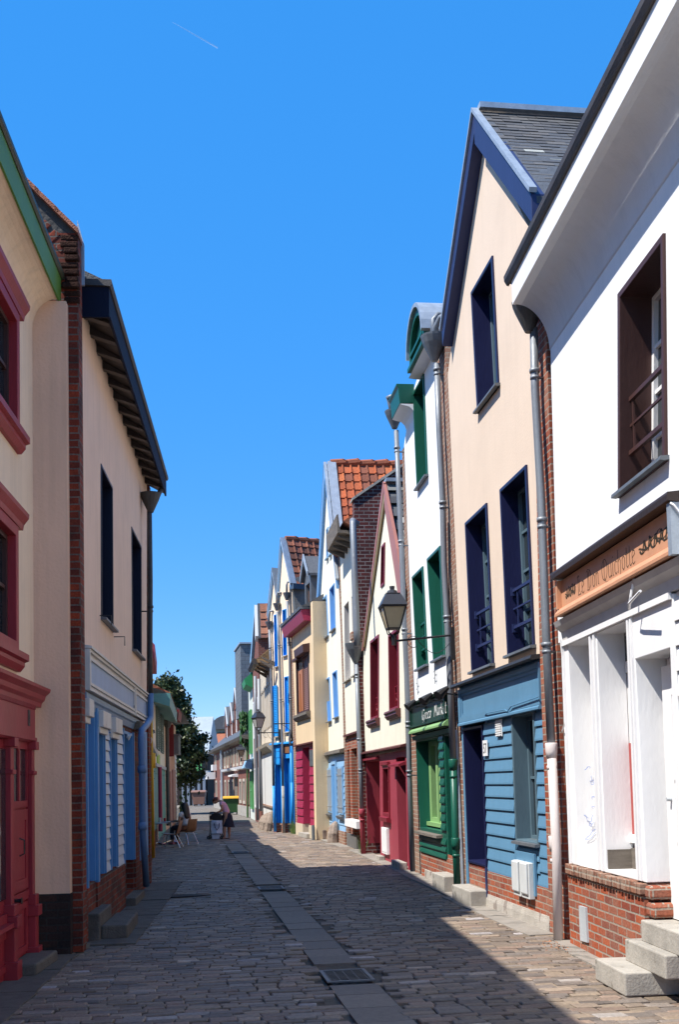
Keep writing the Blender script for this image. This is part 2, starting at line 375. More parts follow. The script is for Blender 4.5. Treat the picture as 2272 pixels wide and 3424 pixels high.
DBLUE = paint('royal blue', (.025,.085,.32,1))
LILAC = paint('powder blue', (.27,.36,.53,1), spots=((.25,.22,.2,1), 14, .72))
OFFW = paint('off white', (.62,.57,.52,1), spots=((.2,.17,.15,1), 16, .70))
PALEB = paint('pale board', (.52,.58,.66,1))
ORANGE = paint('varnished orange', (.42,.13,.02,1), rough=.35)
TERRA = paint('terracotta', (.52,.255,.14,1), rough=.6, spots=((.56,.30,.16,1), 8, .66))
TEAL = paint('teal', (.05,.27,.25,1))
YELLOW = paint('yellow', (.6,.33,.015,1))
DRED = paint('dark red', (.15,.012,.014,1))
LGREY = paint('light grey', (.42,.44,.45,1))
GREYP = plain('zinc pipe', (.19,.205,.225,1), rough=.5, metal=.3, var=.2, scale=4, stretch=(1,1,.3), spots=((.27,.28,.29,1), 9, .68))
DPIPE = plain('dark zinc', (.065,.062,.06,1), rough=.55, metal=.3, var=.3)
ZINC = plain('zinc', (.36,.40,.44,1), rough=.45, metal=.4, var=.2)
ZINCD = plain('weathered zinc', (.13,.14,.15,1), rough=.5, metal=.3, var=.25)
IRON = plain('black iron', (.012,.012,.013,1), rough=.45, var=.3)
OLDW = plain('weathered wood', (.15,.125,.10,1), rough=.9, var=.35, stretch=(1,1,6), scale=3, bump=.5)
BEIGEW = plain('limewashed timber', (.60,.51,.39,1), rough=.9, var=.3, stretch=(4,4,.5), scale=3, bump=.5, streak=.5)
CONC = plain('concrete', (.34,.31,.265,1), rough=.9, var=.3, scale=4, bump=.25, bscale=45, spots=((.16,.14,.11,1), 5, .62))
STONE = plain('grey stone', (.12,.112,.105,1), rough=.85, var=.3, scale=5, bump=.5)
PLINTH = plain('stained render', (.40,.36,.31,1), rough=.95, var=.3, scale=4, bump=.6, spots=((.24,.2,.17,1), 4, .58))
DCEM = plain('dark cement', (.055,.052,.05,1), rough=.95, var=.45, scale=3, bump=.8, bscale=18)
BRK = brick('orange brick', (.42,.10,.04,1), (.22,.055,.035,1), (.33,.22,.16,1), (.34,.29,.235,1))
BRKR = brick('red brick', (.30,.052,.022,1), (.12,.026,.018,1), (.035,.02,.018,1), (.16,.13,.11,1), grime=.75)
BRKD = brick('maroon brick', (.135,.028,.024,1), (.07,.02,.02,1), (.05,.03,.03,1), (.24,.20,.185,1), bw=.23, rh=.085, ms=.011, grime=.5)
BRKF = brick('rose brick', (.24,.08,.058,1), (.17,.055,.042,1), (.2,.09,.07,1), (.24,.16,.13,1), ms=.008)
BRKS = brick('sooty brick', (.055,.028,.024,1), (.028,.02,.02,1), (.018,.016,.016,1), (.035,.034,.034,1), grime=.8)
BRKO = brick('pale old brick', (.33,.15,.09,1), (.21,.085,.055,1), (.38,.29,.22,1), (.40,.34,.27,1), bw=.15, grime=.7)
SLATE = perface('slates', rough=.6, bump=.25, dark=.7)
TILE = perface('clay tiles', rough=.8, bump=.4, bscale=22, dark=.5)
SLATER = plain('slate roof', (.075,.08,.088,1), rough=.6, var=.3, scale=14, bump=.4)
# ================================================================ SETTING
F_R1 = Fac((2.24,11.0), (2.80,4.05)); F_R2 = Fac((1.88,13.97), (2.21,11.59)); F_R3 = Fac((1.36,18.65), (1.58,16.85)); F_R4 = Fac((.23,27.37), (1.36,18.65))
F_R6 = Fac((-.35,31.2), (.23,27.37)); F_R7 = Fac(ground(985,2787), (-.68,31.12)); F_R8 = Fac((-2.26,36.46), ground(985,2787)); F_R9 = Fac((-3.22,43.57), (-2.26,36.46))
F_R10 = Fac((-4.53,53.16), (-3.22,43.57)); F_R12 = Fac((-9.11,77.65), (-4.53,53.16))
F_L1 = Fac((-3.0,9.82), (-3.09,11.07)); F_L2 = Fac((-2.72,11.19), (-3.29,18.48)); F_L3 = Fac((-3.35,18.9), (-7.36,48.4))
# EOF-HEAD
# ---------------------------------------------------------------- ground, paving
def wsheet(name, pts, z, mat, kind='structure'):
    m = MB(); m.add([(x, -y, z) for x, y in pts], [list(range(len(pts)))]); o = build(name, m, mat); o['kind'] = kind; return o
EARTH = plain('earth', (.16,.145,.125,1), rough=1, var=.3, scale=2, bump=.5)
ROADM = brick('far setts', (.26,.225,.19,1), (.17,.15,.135,1), (.22,.2,.17,1), (.10,.09,.08,1), bw=.22, rh=.14, ms=.015)
wsheet('ground', [(-400,-60), (400,-60), (400,900), (-400,900)], -.035, EARTH)
def xc(y): return .07-.1464*(y-7.5) if y < 31 else -3.37-.2*(y-31) if y < 56 else -8.37-.22*(y-56)
def xdir(y): return -.1464 if y < 30 else -.2
wsheet('road', [(-8,40), (5,40), (-3,60), (-6,80), (-9,140), (-40,140), (-30,90), (-22,84), (-16,60), (-9.6,48)], -.012, ROADM)
MORTAR = plain('sett joints', (.10,.088,.072,1), rough=1, var=.4, scale=12, bump=.6)
wsheet('street_bed', [(-6,-4), (8,-4), (4.5,30), (2,44), (-9.4,47), (-6,20)], -.022, MORTAR)
def setts():
    m = MB(); y = 4.2
    base = [(0.259,0.196,0.138), (0.220,0.168,0.125), (0.292,0.220,0.160), (0.182,0.145,0.118), (0.264,0.185,0.136), (0.231,0.189,0.155)]
    pale = [(0.396,0.352,0.333), (0.440,0.352,0.271), (0.341,0.297,0.259)]
    while y < 46:
        row = random.uniform(.088,.128) if y < 30 else random.uniform(.13,.18)
        k = xdir(y); ca, sa = 1/math.hypot(1, k), k/math.hypot(1, k)   # across = (ca,-sa), along = (sa,ca)
        L0, L1_ = (-3.6, 4.3) if y < 30 else (-3.4, 4.4)
        t = L0+random.uniform(0, .2); wob = random.uniform(-.6, .6)
        while t < L1_:
            w = random.uniform(.15,.27) if y < 30 else random.uniform(.2,.34)
            bow = .05*math.sin(t*.9+wob)*.4
            if -.06 < t+w*.5 < .46 and y < 31.5: t += w; continue
            X, Y = xc(y)+t, y
            z = random.gauss(0, .003)+.006*math.sin(t*1.7+y*.8); tx, ty = random.gauss(0, .012), random.gauss(0, .018)
            c = random.choice(pale) if random.random() < .045 else random.choice(base)
            f = random.uniform(.72, 1.2); m.col = (c[0]*f, c[1]*f, c[2]*f, 1)
            g, i = .004, .009; h = row
            def pt(a, b, zz):
                xx, yy = X+a*ca+b*sa, Y-a*sa+b*ca+bow
                return (xx, -yy, zz)
            j = [random.uniform(-.008, .008) for _ in range(8)]
            o = [(g+j[0], g+j[1]), (w-g+j[2], g+j[3]), (w-g+j[4], h-g+j[5]), (g+j[6], h-g+j[7])]
            cx, cy = w/2, h/2
            inn = [(p[0]+(cx-p[0])*i/abs(cx-p[0]+1e-6) if 0 else p[0]+(i if p[0] < cx else -i), p[1]+(i if p[1] < cy else -i)) for p in o]
            zt = lambda p: z+tx*(p[0]-cx)+ty*(p[1]-cy)
            vs = [pt(p[0], p[1], -.03) for p in o]+[pt(p[0], p[1], zt(p)-.006) for p in o]+[pt(p[0], p[1], zt(p)) for p in inn]
            fs = [[8,9,10,11]]+[[4+a, 4+(a+1) % 4, 8+(a+1) % 4, 8+a] for a in range(4)]+[[a, (a+1) % 4, 4+(a+1) % 4, 4+a] for a in range(4)]
            m.add(vs, fs); t += w
        y += row*ca if False else row
    o = build('cobblestones', m, perface('setts', rough=.62, bump=.6, bscale=28, spec=.4, dark=.55)); o['kind'] = 'structure'
setts()
def gutter():
    m = MB(); y = 5.; 
    while y < 31.4:
        L = random.uniform(.42,.62); k = -.1464; ca, sa = 1/math.hypot(1,k), k/math.hypot(1,k)
        gaps = [(9.0, 9.6), (16.9, 17.45), (25.9, 26.5)]
        if not any(a < y+L and b > y for a, b in gaps):
            c = random.choice([(.20,.172,.145), (.215,.185,.155), (.185,.16,.137)]); m.col = c+(1,); z = random.uniform(-.004, .003)
            P = lambda a, b: (xc(y)+a*ca+b*sa, -(y-a*sa+b*ca))
            g = .005; o = [P(g, g), P(.40-g, g), P(.40-g, L-g), P(g, L-g)]
            m.add([(p[0], p[1], -.03) for p in o]+[(p[0], p[1], z) for p in o], [[4,5,6,7]]+[[a, (a+1) % 4, 4+(a+1) % 4, 4+a] for a in range(4)])
        y += L
    o = build('gutter_slabs', m, perface('gutter stone', rough=.7, bump=.4, bscale=18, spec=.35, dark=.7)); o['kind'] = 'structure'
gutter()
def grate(px, w, l, label, rz):
    y = px; x = xc(y); E = empty('drain_grate', (x, y, 0), rz, label, 'drain grate', 'drain grates along the gutter')
    m = MB(); m.ring(rectq(0, w, 0, l), rectq(.03, w-.03, .03, l-.03), 0, .012)
    m.v = [(a, c, -b) for a, b, c in m.v]; build('frame', m, ZINCD, E)
    m = MB()
    k = 9
    for i in range(k):
        t = .05+(l-.1)*i/(k-1); m.box(.03, w-.03, 0, .008, t-.012, t+.012)
    for i in range(5):
        t = .04+(w-.08)*i/4; m.box(t-.008, t+.008, 0, .006, .03, l-.03)
    m.v = [(a, c, -b) for a, b, c in m.v]; build('bars', m, IRON, E)
    m = MB(); m.box(.0, w, -.03, -.02, 0, l); m.v = [(a, c, -b) for a, b, c in m.v]; build('pit', m, IRON, E)
RZ = math.atan(.1464)
grate(9.02, .40, .56, 'large rectangular iron drain grate nearest in the cobbles beside the gutter', RZ)
grate(16.92, .40, .5, 'iron drain grate in mid distance, between the nearest and the farthest grate', RZ)
grate(25.92, .40, .55, 'small dark grate farthest down the gutter, before the standing woman', RZ)
# pavement strips at the foot of the houses
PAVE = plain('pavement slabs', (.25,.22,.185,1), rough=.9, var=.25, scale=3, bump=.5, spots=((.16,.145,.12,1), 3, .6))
def pavement(F, u0, u1, n, mat=PAVE, slab=.62, h=.012):
    m = MB(); u = u0
    while u < u1:
        l = min(slab*random.uniform(.8, 1.25), u1-u); k = random.uniform(.82, 1.1); m.col = None
        m.vprism([(u+.005, -.1), (u+l-.005, -.1), (u+l-.005, n+random.uniform(-.02,.02)), (u+.005, n)], -.03, h+random.uniform(-.004, .006)); u += l
    o = build('pavement', m, mat); o['kind'] = 'structure'; o.location = (F.a[0], F.a[1], 0); o.rotation_euler = (0, 0, F.rot)
pavement(F_R2, -1.3, 2.6, .34); pavement(F_R3, -.6, 3.4, .3); pavement(F_R4, 1.2, 8.2, .25); pavement(F_R6, -.2, 3.9, .3)
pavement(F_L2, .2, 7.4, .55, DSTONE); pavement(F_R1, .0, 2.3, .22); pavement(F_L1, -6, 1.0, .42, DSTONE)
# dark tar patch across the left of the street
x0, y0 = ground(464,3002); x1, y1 = ground(705,2994)
TAR = plain('tar', (.016,.015,.015,1), rough=.8, var=.3, scale=9, bump=.5)
m = MB(); pts = [(x0, y0), (x1, y1)]; dx, dy = x1-x0, y1-y0
up = []; dn = []
for i in range(13):
    t = i/12; wv = .17*math.sin(math.pi*min(1, max(.04, t*1.0+.02)))**.4; 
    up.append((x0+dx*t, y0+dy*t+wv+random.uniform(-.02, .02))); dn.append((x0+dx*t, y0+dy*t-wv+random.uniform(-.02, .02)))
po = dn+up[::-1]; m.prism(po, 0, 1); m.v = [(a, c, .004+.010*(-b)) for a, b, c in m.v]
o = build('tar_patch', m, TAR); o['kind'] = 'structure'
# ================================================================ R1 white house with the sign
H = house(F_R1, 'white_house', 'white rendered house with a tall brown window over the terracotta shop sign', 'house')
F = F_R1
q = flat_z(F.q('p', (887,552), (1250,66), (1268,1872), (890,2166)))
holes = [window(H, q, BROWN, WHITEP, d=.30, w=.055, cols=2, rows=4, sill=ZINCD, rail=BROWN, name='window')]
outl = [(.05,3.0), (9.4,3.0), (9.4,6.35), (.17,6.35)]
# a second window of the same kind further along, past the frame
q2 = rectq(4.6, 5.6, 4.05, 5.8); holes.append(window(H, q2, BROWN, WHITEP, d=.33, w=.055, cols=2, rows=4, sill=ZINCD, rail=BROWN))
wallpart(H, outl, holes, WHITE, depth=8, zt=6.3)
# eaves: plaster cove, fascia, gutter
m = MB(); cove = [(-.05, 5.95)]+[(.36-.36*math.cos(a), 5.95+.50*math.sin(a)) for a in [math.pi/2*i/10 for i in range(11)]]
cove = [(-.05, 6.02)]+[(.0015+.34*(1-math.cos(math.pi/2*i/18)), 6.02+.48*math.sin(math.pi/2*i/18)) for i in range(19)]+[(.3415, 6.72), (-.05, 6.72)]
m.hprism(cove, .13, 9.4); o = build('eaves', m, WHITE, H)
for p_ in o.data.polygons: p_.use_smooth = len(p_.vertices) == 4 and abs(p_.normal.x) < .5 and p_.center.z < 6.49
m = MB(); m.hprism([(.342, 6.495), (.375, 6.495), (.375, 6.76), (.342, 6.76)], .13, 9.4); build('fascia', m, WHITEP, H)
m = MB(); m.hprism([(.378, 6.74), (.40, 6.745), (.425, 6.79), (.43, 6.84), (.40, 6.86), (.0, 6.86), (.0, 6.765), (.378, 6.765)], .02, 9.4); build('gutter', m, plain('brown zinc', (.06,.05,.045,1), rough=.6, var=.4, stretch=(.5,1,1)), H)
m = MB(); m.hprism([(.35, 6.90), (-3.5, 9.8), (-7.5, 6.9), (-7.5, 6.78), (.3, 6.78)], .1, 9.4); build('roof', m, SLATER, H)
# shop front
ops = [[F.q('m', (465,1655))[0], F.q('m', (680,1555))[0], F.q('n', (550,1280))[0], F.q('n', (405,1245))[0]],
       [F.q('m', (750,1545))[0], F.q('m', (1060,1390))[0], F.q('n', (825,1330))[0], F.q('n', (600,1275))[0]]]
ops = [flat_z(o) for o in ops]
door = [(2.27,2.58), (3.02,2.58), (2.98,.50), (2.33,.50)]
m = MB(); m.prism([(.31,.78), (1.93,.78), (2.05,.78), (2.28,.78), (2.33,.5), (2.98,.5), (3.06,.5), (3.1,2.97), (.31,2.97)], -.36, .02, ops+[[(2.285,2.57), (3.0,2.57), (2.96,.52), (2.34,.52)]]) if False else None
zb = .79
m.prism([(.29,zb), (2.33,zb), (2.28,2.58), (3.02,2.58), (2.985,.5), (3.1,.5), (3.12,2.97), (.31,2.97)], -.24, .02, [ [(a, max(b, zb+.012)) for a, b in o] for o in ops])
SF = build('shopfront', m, WHITEP, H, bevel=.008)
m = MB()   # pilaster mouldings
for (a, b) in ((.30, .335), (1.16, 1.20), (1.27, 1.31), (2.16, 2.20), (2.23, 2.265)): m.box(a, b, .021, .04, zb+.01, 2.95)
m.box(.31, 3.1, .021, .05, 2.93, 2.98); build('moulding', m, WHITEP, SF)
# recess backs
m = MB(); o = ops[0]; m.prism([(o[0][0]-.05, 3.), (o[1][0]+.05, 3.), (o[2][0]+.05, .7), (o[3][0]-.05, .7)], -.30, -.245); build('back_panel', m, WHITEP, SF)
m = MB(); o = ops[1]; m.prism([(o[0][0]-.05, 3.), (o[1][0]+.05, 3.), (o[2][0]+.05, .7), (o[3][0]-.05, .7)], -.30, -.245); build('back_panel', m, WHITEP, SF)
ub = o[1][0]
m = MB(); m.box(1.33, ub, -.244, -.236, 2.66, 2.89); build('pane', m, GLASS, SF)
m = MB(); m.box(1.34, ub, -.244, -.225, 2.56, 2.66); m.box(1.34, ub-.01, -.244, -.20, 1.05, 1.12); m.box(1.62, 1.7, -.244, -.228, 1.12, 2.9); build('sash', m, WHITEP, SF)
m = MB(); m.box(1.335, 1.61, -.244, -.234, 1.125, 1.93); build('red_panel', m, paint('faded red', (.35,.06,.05,1)), SF)
m = MB(); m.box(1.335, 2.1, -.244, -.215, .80, 1.0); m.box(1.336, 1.35, -.215, .0, .80, .99); build('skirting', m, OLDW, SF)
m = MB(); m.box(2.2, 3.1, -.5, -.242, .4, 2.65); build('back_panel', m, WHITEP, SF)
D = MB(); D.box(2.42, 2.99, -.24, -.14, .52, 2.5)
D = build('door', D, WHITEP, H)
m = MB()
for (a, b) in ((.62, 1.05), (1.12, 1.5), (1.6, 2.3)):
    m.ring(rectq(2.60, 2.95, a, b), rectq(2.64, 2.91, a+.04, b-.04), -.139, -.125)
build('door_panel', m, WHITEP, D)
m = MB(); m.tube([(2.52,-.14,1.45),(2.52,-.10,1.45)], .016); build('handle', m, LGREY, D)
# boarding and beam
sidings(H, WHITEP, [(3.121, 9.4, .55, 2.95)], h=.19)
m = MB(); m.box(3.11, 9.4, -.3, -.012, 0, 2.98); m.box(.1, .289, -.3, -.012, 0, 2.98); build('backing_wall', m, WHITE, H)
m = MB(); m.hprism([(-.3, 2.985), (.03, 2.985), (.045, 3.07), (.10, 3.12), (.12, 3.17), (-.3, 3.17)], .31, 9.4); build('beam', m, paint('shop beam', (.56,.53,.50,1)), H)
# brick base
m = MB(); m.box(.2, 2.30, -.3, .035, 0, .70); m.box(2.31, 3.2, -.3, -.05, 0, .48); m.box(3.2, 9.4, -.3, .02, 0, .54); build('plinth', m, BRKO if False else BRK, H)
m = MB(); u = .22
while u < 2.25:
    w = .066+random.uniform(-.006, .006); m.box(u+.006, u+w, -.2, .075+random.uniform(-.008, .008), .695, .785+random.uniform(-.006, .006)); u += w+.012
m.col = None; build('brick_sill', m, BRKO, H, bevel=.006)
m = MB(); m.box(.2, 2.27, -.2, .055, .70, .778); build('sill_mortar', m, PLINTH, H)
m = MB(); q = F.q('n', (400,1530), (447,1543), (460,1790), (410,1775), n=.045); m.prism(q, .03, .055); build('vent_cover', m, LGREY, H)
m = MB(); m.box(2.30, 2.46, -.2, .03, .52, .64); m.box(2.30, 2.43, -.2, .035, .66, .77); build('broken_brick', m, BRK, H, bevel=.03)
# downpipe between the white house and no. 57 (grey above, cream below)
P0 = [F_R2.q('j', (792,1800), n=.14)[0], F_R2.q('p', (215,1300), n=.14)[0], F_R2.q('p', (265,2200), n=.14)[0], F_R2.q('m', (225,1400), n=.14)[0], F_R2.q('l', (960,800), n=.14)[0]]
pl = F_R2.q('l', (960,800), (1005,1700), n=.14)+F_R2.q('n', (250,1780), n=.14)
# strip of brick pier between the houses, made as its own party wall
BP = house(F_R2, 'brick_party_wall', 'narrow orange brick party wall behind the cream footed downpipe by the white house', 'brick wall')
m = MB(); m.prism([(2.44,0), (2.96,0), (2.98,2.6), (3.02,6.6), (2.60,6.6), (2.43,3.)], -6, .05)
m.v = [v for v in m.v]; build('pier', m, BRK, BP)
m = MB(); m.prism([(2.965,0), (3.14,0), (3.2,3.0), (3.15,3.0), (2.985,2.6)], -5, -.03); build('pier', m, BRK, BP)
downpipe(H, [(0,0,0)], .01, GREYP) if False else None
def to(Fa, Fb, u, n):
    w = Fa.w(u, n); dx, dy = w.x-Fb.a[0], w.y-Fb.a[1]; return (dx*Fb.u[0]+dy*Fb.u[1], dx*Fb.n[0]+dy*Fb.n[1])
def cv(pts, n, Fa, Fb):
    r = []
    for u, z in pts: a = to(Fa, Fb, u, n); r.append((a[0], a[1], max(z, 0)))
    return r
PP = cv(P0, .14, F_R2, F_R1); PL = cv(pl, .14, F_R2, F_R1)
hp = PP[0]; hz_ = F_R2.q('j', (790,1612), n=.2)[0][1]
downpipe(H, [(hp[0], hp[1], hz_-.28)]+PP[1:], .043, GREYP, collars=(5.9, 4.3, 3.0), hopper=(hp[0], hp[1]+.05, hz_, .17, DPIPE), lower=(PL, paint('cream pipe', (.60,.53,.50,1), spots=((.2,.16,.13,1), 20, .7)), (1.92, .98)))
# sign
q = flat_z(F.q('m', (315,1075), (1490,252), (1500,765), (342,1430), n=.15))
u0, u1, z1, z0 = (q[0][0]+q[3][0])/2, (q[1][0]+q[2][0])/2, 3.62, 3.19
SG = empty('sign_board', F.w(u0, .0, z0), F.rot, 'terracotta shop sign lettered Le Don Quichotte in black letter on the white house', 'shop sign')
W_, HH = u1-u0, z1-z0
m = MB(); m.box(0, W_-.07, 0.005, .105, .0, HH-.08); build('panel', m, TERRA, SG)
m = MB(); m.hprism([(.106, .0), (.17, .0), (.17, .025), (.13, .075), (.106, .075)], 0, W_-.07); m.box(0, .045, .106, .15, .075, HH-.08); build('frame', m, TERRA, SG)
m = MB(); m.hprism([(.005, HH-.079), (.19, HH-.06), (.195, HH-.02), (.19, HH), (.005, HH+.02)], -.02, W_+.01); build('hood', m, paint('hood brown', (.035,.022,.018,1)), SG)
m = MB(); m.box(W_-.069, W_, .005, .17, -.01, HH-.07); build('end_cap', m, ZINC, SG)
m = MB(); INK = paint('sign ink', (.05,.035,.02,1), rough=.7); sc = (W_-.13)
write(m, 'Le Don Quichotte', .05+sc*.18, .05+sc*.715, .105, .195, .1055, .1075, (.026, .026))
def flourish(x0, x1):
    st = []
    w = (x1-x0)
    for k in range(5):
        cx = .12+.19*k; st.append(arc(cx, .45+.12*(k % 2), .10, .28, 200-40*k, 420, 9)); st.append([(cx, .2), (cx+.06, .75)])
    st.append([(0, .5), (.25, .25), (.5, .62), (.8, .3), (1., .55)])
    stroke_mesh(m, st, .1055, .1072, (.045, .045), lambda p: (x0+p[0]*w, .12+p[1]*.16))
flourish(.05+sc*.045, .05+sc*.16); flourish(.05+sc*.745, .05+sc*.96); build('lettering', m, INK, SG)
m = MB(); m.tube([(W_+.005,.17,HH-.08), (W_+.02,.15,HH-.1), (W_+.03,.06,.2), (W_+.03,.04,.0), (W_+.3,.03,-.04), (W_+.6,.03,.0)], .009, 6); build('cable', m, WHITEP, SG)
# neon-like bracket left of the siding
m = MB(); m.tube([(2.55,.1,3.19), (2.52,.12,3.05), (2.47,.12,2.96), (2.56,.15,2.99), (2.95,.2,3.02)], .011, 6); build('cable', m, WHITEP, H)
m = MB(); m.tube([(.33,.06,3.0), (.315,.03,2.7), (.325,.03,2.2), (.10,.01,2.1)], .008, 6); build('cable', m, WHITEP, H)
# graffiti scribbles on the first recess side
m = MB(); INKB = paint('blue marker', (.10,.2,.55,1))
ox = ops[0][0][0]
def side(p): return p
gs = []
for (zc, r) in ((1.72,.03), (1.62,.045), (1.58,.035), (1.42,.05), (1.33,.04), (1.24,.06), (1.18,.03), (1.08,.09)):
    c = random.uniform(-.22, -.10)
    gs.append([(c+math.cos(t*.9+zc*9)*r*.6*(1.2+.5*math.sin(t*2.3)), zc+math.sin(t*1.3)*r*.55) for t in [i*.5 for i in range(13)]])
gs.append([(-.3,1.0),(-.12,1.05),(-.08,.98),(-.2,.92),(-.1,.88),(-.14,.82)])
gs = gs[:-1]
for st in gs: m.tube([(ops[0][3][0]+.0015, a, b) for a, b in st], .0018, 5)
build('graffiti', m, INKB, SF)
# steps
ST = empty('stone_steps', F.w(1.95, 0, 0), F.rot, 'three grey concrete steps climbing to the white shop door at bottom right', 'steps')
def wu(px):
    x, y = ground(*zp('n', px)); dx, dy = x-F.a[0], y-F.a[1]; return dx*F.u[0]+dy*F.u[1], dx*F.n[0]+dy*F.n[1]
a, b = wu((490,2052)), wu((745,2172)); n3 = (a[1]+b[1])/2
a0 = a[0]-1.95; b0 = b[0]-1.95
for i, (ua, ub_, n, z0, z1) in enumerate(((a0, b0, n3, 0, .175), (a0+.16, b0+.30, n3-.20, .17, .345), (a0+.30, b0+.55, .10, .34, .51))):
    m = MB(); m.vprism([(ua, -.28), (ub_, -.28), (ub_, n), (ua, n)], z0, z1); build('step', m, CONC, ST, bevel=.012)
# ================================================================ R2 number 57
F = F_R2
H = house(F, 'gabled_house', 'tall peach gabled house with navy window surrounds and a steel blue boarded shopfront', 'house')
w0 = flat_z([F.q('j', (308,1588))[0], F.q('j', (478,1325))[0], F.q('i', (1250,875))[0], F.q('i', (1040,1118))[0]])
w1 = flat_z(F.q('k', (238,735), (450,535), (520,2145), (305,2225))); w2 = flat_z(F.q('k', (583,402), (845,160), (925,1965), (662,2068)))
holes = [window(H, w0, NAVY, GBLUE, d=.26, w=.05, cols=2, rows=1, sill=ZINCD), window(H, w1, NAVY, GBLUE, d=.25, w=.045, cols=2, rows=4, sill=ZINCD, rail=NAVYS), window(H, w2, NAVY, GBLUE, d=.24, w=.045, cols=2, rows=4, sill=ZINCD, rail=NAVYS)]
AP, RE, LE = (.70,9.98), (2.60,7.50), (-1.43,7.50)
wallpart(H, [(-1.17,2.93), (2.43,2.93), (2.56,RE[1]), AP, (LE[0]+.02,LE[1])], holes, PEACH, depth=9, uL=-1.15, uR=2.4, zt=7.3)
def barge(H, L, A, R, w, n0, n1, mat, name='bargeboard', wl=None):
    W_ = w
    for (p, sgn) in ((L, -1), (R, 1)):
        w = (wl or W_) if sgn < 0 else W_
        m = MB(); m.prism([(p[0], p[1]), (A[0]+sgn*.001, A[1]), (A[0]+sgn*.001, A[1]-w*1.25), (p[0], p[1]-w)], n0, n1); build(name, m, mat, H, bevel=.005)
bA = (.91,9.97); bR = (2.98,7.76); bL = (-1.08,8.0)
barge(H, bL, bA, bR, .33, .001, .15, NAVYS, wl=.22)
m = MB()
for (p, s_) in ((bL, -1), (bR, 1)): m.prism([(p[0]+s_*.02, p[1]+.005), (bA[0], bA[1]+.005), (bA[0], bA[1]+.06), (p[0]+s_*.04, p[1]+.05)], .095, .18)
build('verge_flashing', m, ZINC, H)
gable_roof(H, (bL[0], bL[1]-.1), (bA[0], bA[1]-.1), (bR[0], bR[1]-.1), .09, 9, SLATER, th=.08)
m = MB(); tiles(m, (bA[0]+.03, bA[1]-.02), (bR[0]-.02, bR[1]-.02), .095, 7.6, .24, .115, [(.098,.092,.088), (.115,.108,.10), (.088,.084,.082), (.125,.115,.105)], thick=.012, stagger=True, lichen=((.36,.36,.32), .02), var=.15)
build('slates', m, SLATE, H)
m = MB(); m.hprism([(.09, bA[1]+.02), (.09, bA[1]+.09), (-9, bA[1]+.09), (-9, bA[1]+.02)], bA[0]-.09, bA[0]+.09); build('ridge_capping', m, ZINC, H)
m = MB(); m.box(2.62, 2.93, -.3, -.05, 7.35, 7.72); build('box_gutter_end', m, NAVYS, H)
# shopfront of 57
d0 = flat_z(F.q('l', (195,622), (362,590), (402,1790), (242,1800))); d0 = [(d0[0][0], 2.34), (d0[1][0], 2.34), (d0[2][0], .53), (d0[3][0], .53)]
sw = flat_z(F.q('l', (618,500), (818,442), (862,1640), (664,1632)))
m = MB(); m.prism([(-.95,.10), (2.41,.10), (2.43,2.925), (-1.17,2.925)], -.3, -.012, [inset([(d0[0][0]-.04,2.38),(d0[1][0]+.04,2.38),(d0[2][0]+.04,.3),(d0[3][0]-.04,.3)], .0), inset(sw, .01)]); build('backing_wall', m, SBLUE, H)
SFN = MB(); SFN.box(-1.14, 2.42, -.011, .04, 2.38, 2.92)
SFN = build('shop_fascia', SFN, SBLUE, H)
m = MB(); m.hprism([(-.01, 2.926), (.15, 2.90), (.16, 2.92), (.15, 2.955), (-.01, 2.97)], -1.19, 2.44); build('cornice', m, paint('dark cap', (.03,.03,.032,1)), SFN)
m = MB(); m.ring(rectq(-1.13, 2.42, 2.42, 2.88), rectq(-1.02, 2.40, 2.49, 2.82), .041, .07); m.ring(rectq(-1.02, 2.40, 2.49, 2.82), rectq(-.97, 2.35, 2.53, 2.78), .041, .055); m.hprism([(.041, 2.37), (.085, 2.375), (.085, 2.40), (.06, 2.425), (.041, 2.43)], -1.14, 2.42); build('moulding', m, SBLUE, SFN)
sidings(H, SBLUE, [(d0[1][0]+.05, sw[0][0]-.01, .46, 2.36), (sw[1][0]+.01, 2.40, .46, 2.36), (sw[3][0]-.009, sw[2][0]+.009, .46, sw[2][1]-.04)], h=.155)
m = MB(); m.box(-1.12, -1.08, -.3, .03, .53, 2.36) if False else None
DW = window(H, [(d0[0][0], 2.34), (d0[1][0], 2.34), (d0[2][0], .50), (d0[3][0], .50)], NAVY, NAVY, d=.32, w=.035, sash=False, name='door', m_pane=NAVY)
window(H, sw, GBLUE, GBLUE, d=.2, w=.04, cols=1, rows=2, sill=ZINCD, name='shop_window')
m = MB(); m.prism([(-1.15,.10), (d0[3][0]-.005,.10), (d0[0][0]-.005,2.37), (-1.17,2.37)], -.2, .02); build('corner_post', m, SBLUE, H)
m = MB(); m.box(-.93, 2.42, -.3, .03, 0.0, .46); o = build('plinth', m, BRK, H)
m = MB(); m.hprism([(0, 0), (.055, 0), (.05, .1), (.035, .17), (0, .17)], -.05, 2.42); build('plinth_render', m, PLINTH, H)
m = MB(); m.box(d0[3][0]-.02, d0[2][0]+.02, -.25, .01, .2, .50); build('threshold', m, BRKR, H)
m = MB(); m.box(d0[2][0]+.0, d0[2][0]+.07, .031, .045, .05, .5); build('post_foot', m, NAVYS, H)
for k, u in enumerate((1.34, 1.66)):
    m = MB(); m.box(u, u+.27, .03, .10, .30, .70); m.hprism([(.101, .34), (.125, .36), (.125, .69), (.101, .70)], u+.015, u+.25); build('meter_box', m, paint('meter box', (.56,.57,.56,1)), H, bevel=.008)
m = MB(); m.box(1.26, 1.99, .025, .05, .70, .80); m.box(1.26, 1.335, .025, .05, .42, .70); m.box(1.935, 1.99, .025, .05, .34, .70); build('meter_frame', m, SBLUE, H)
m = MB()
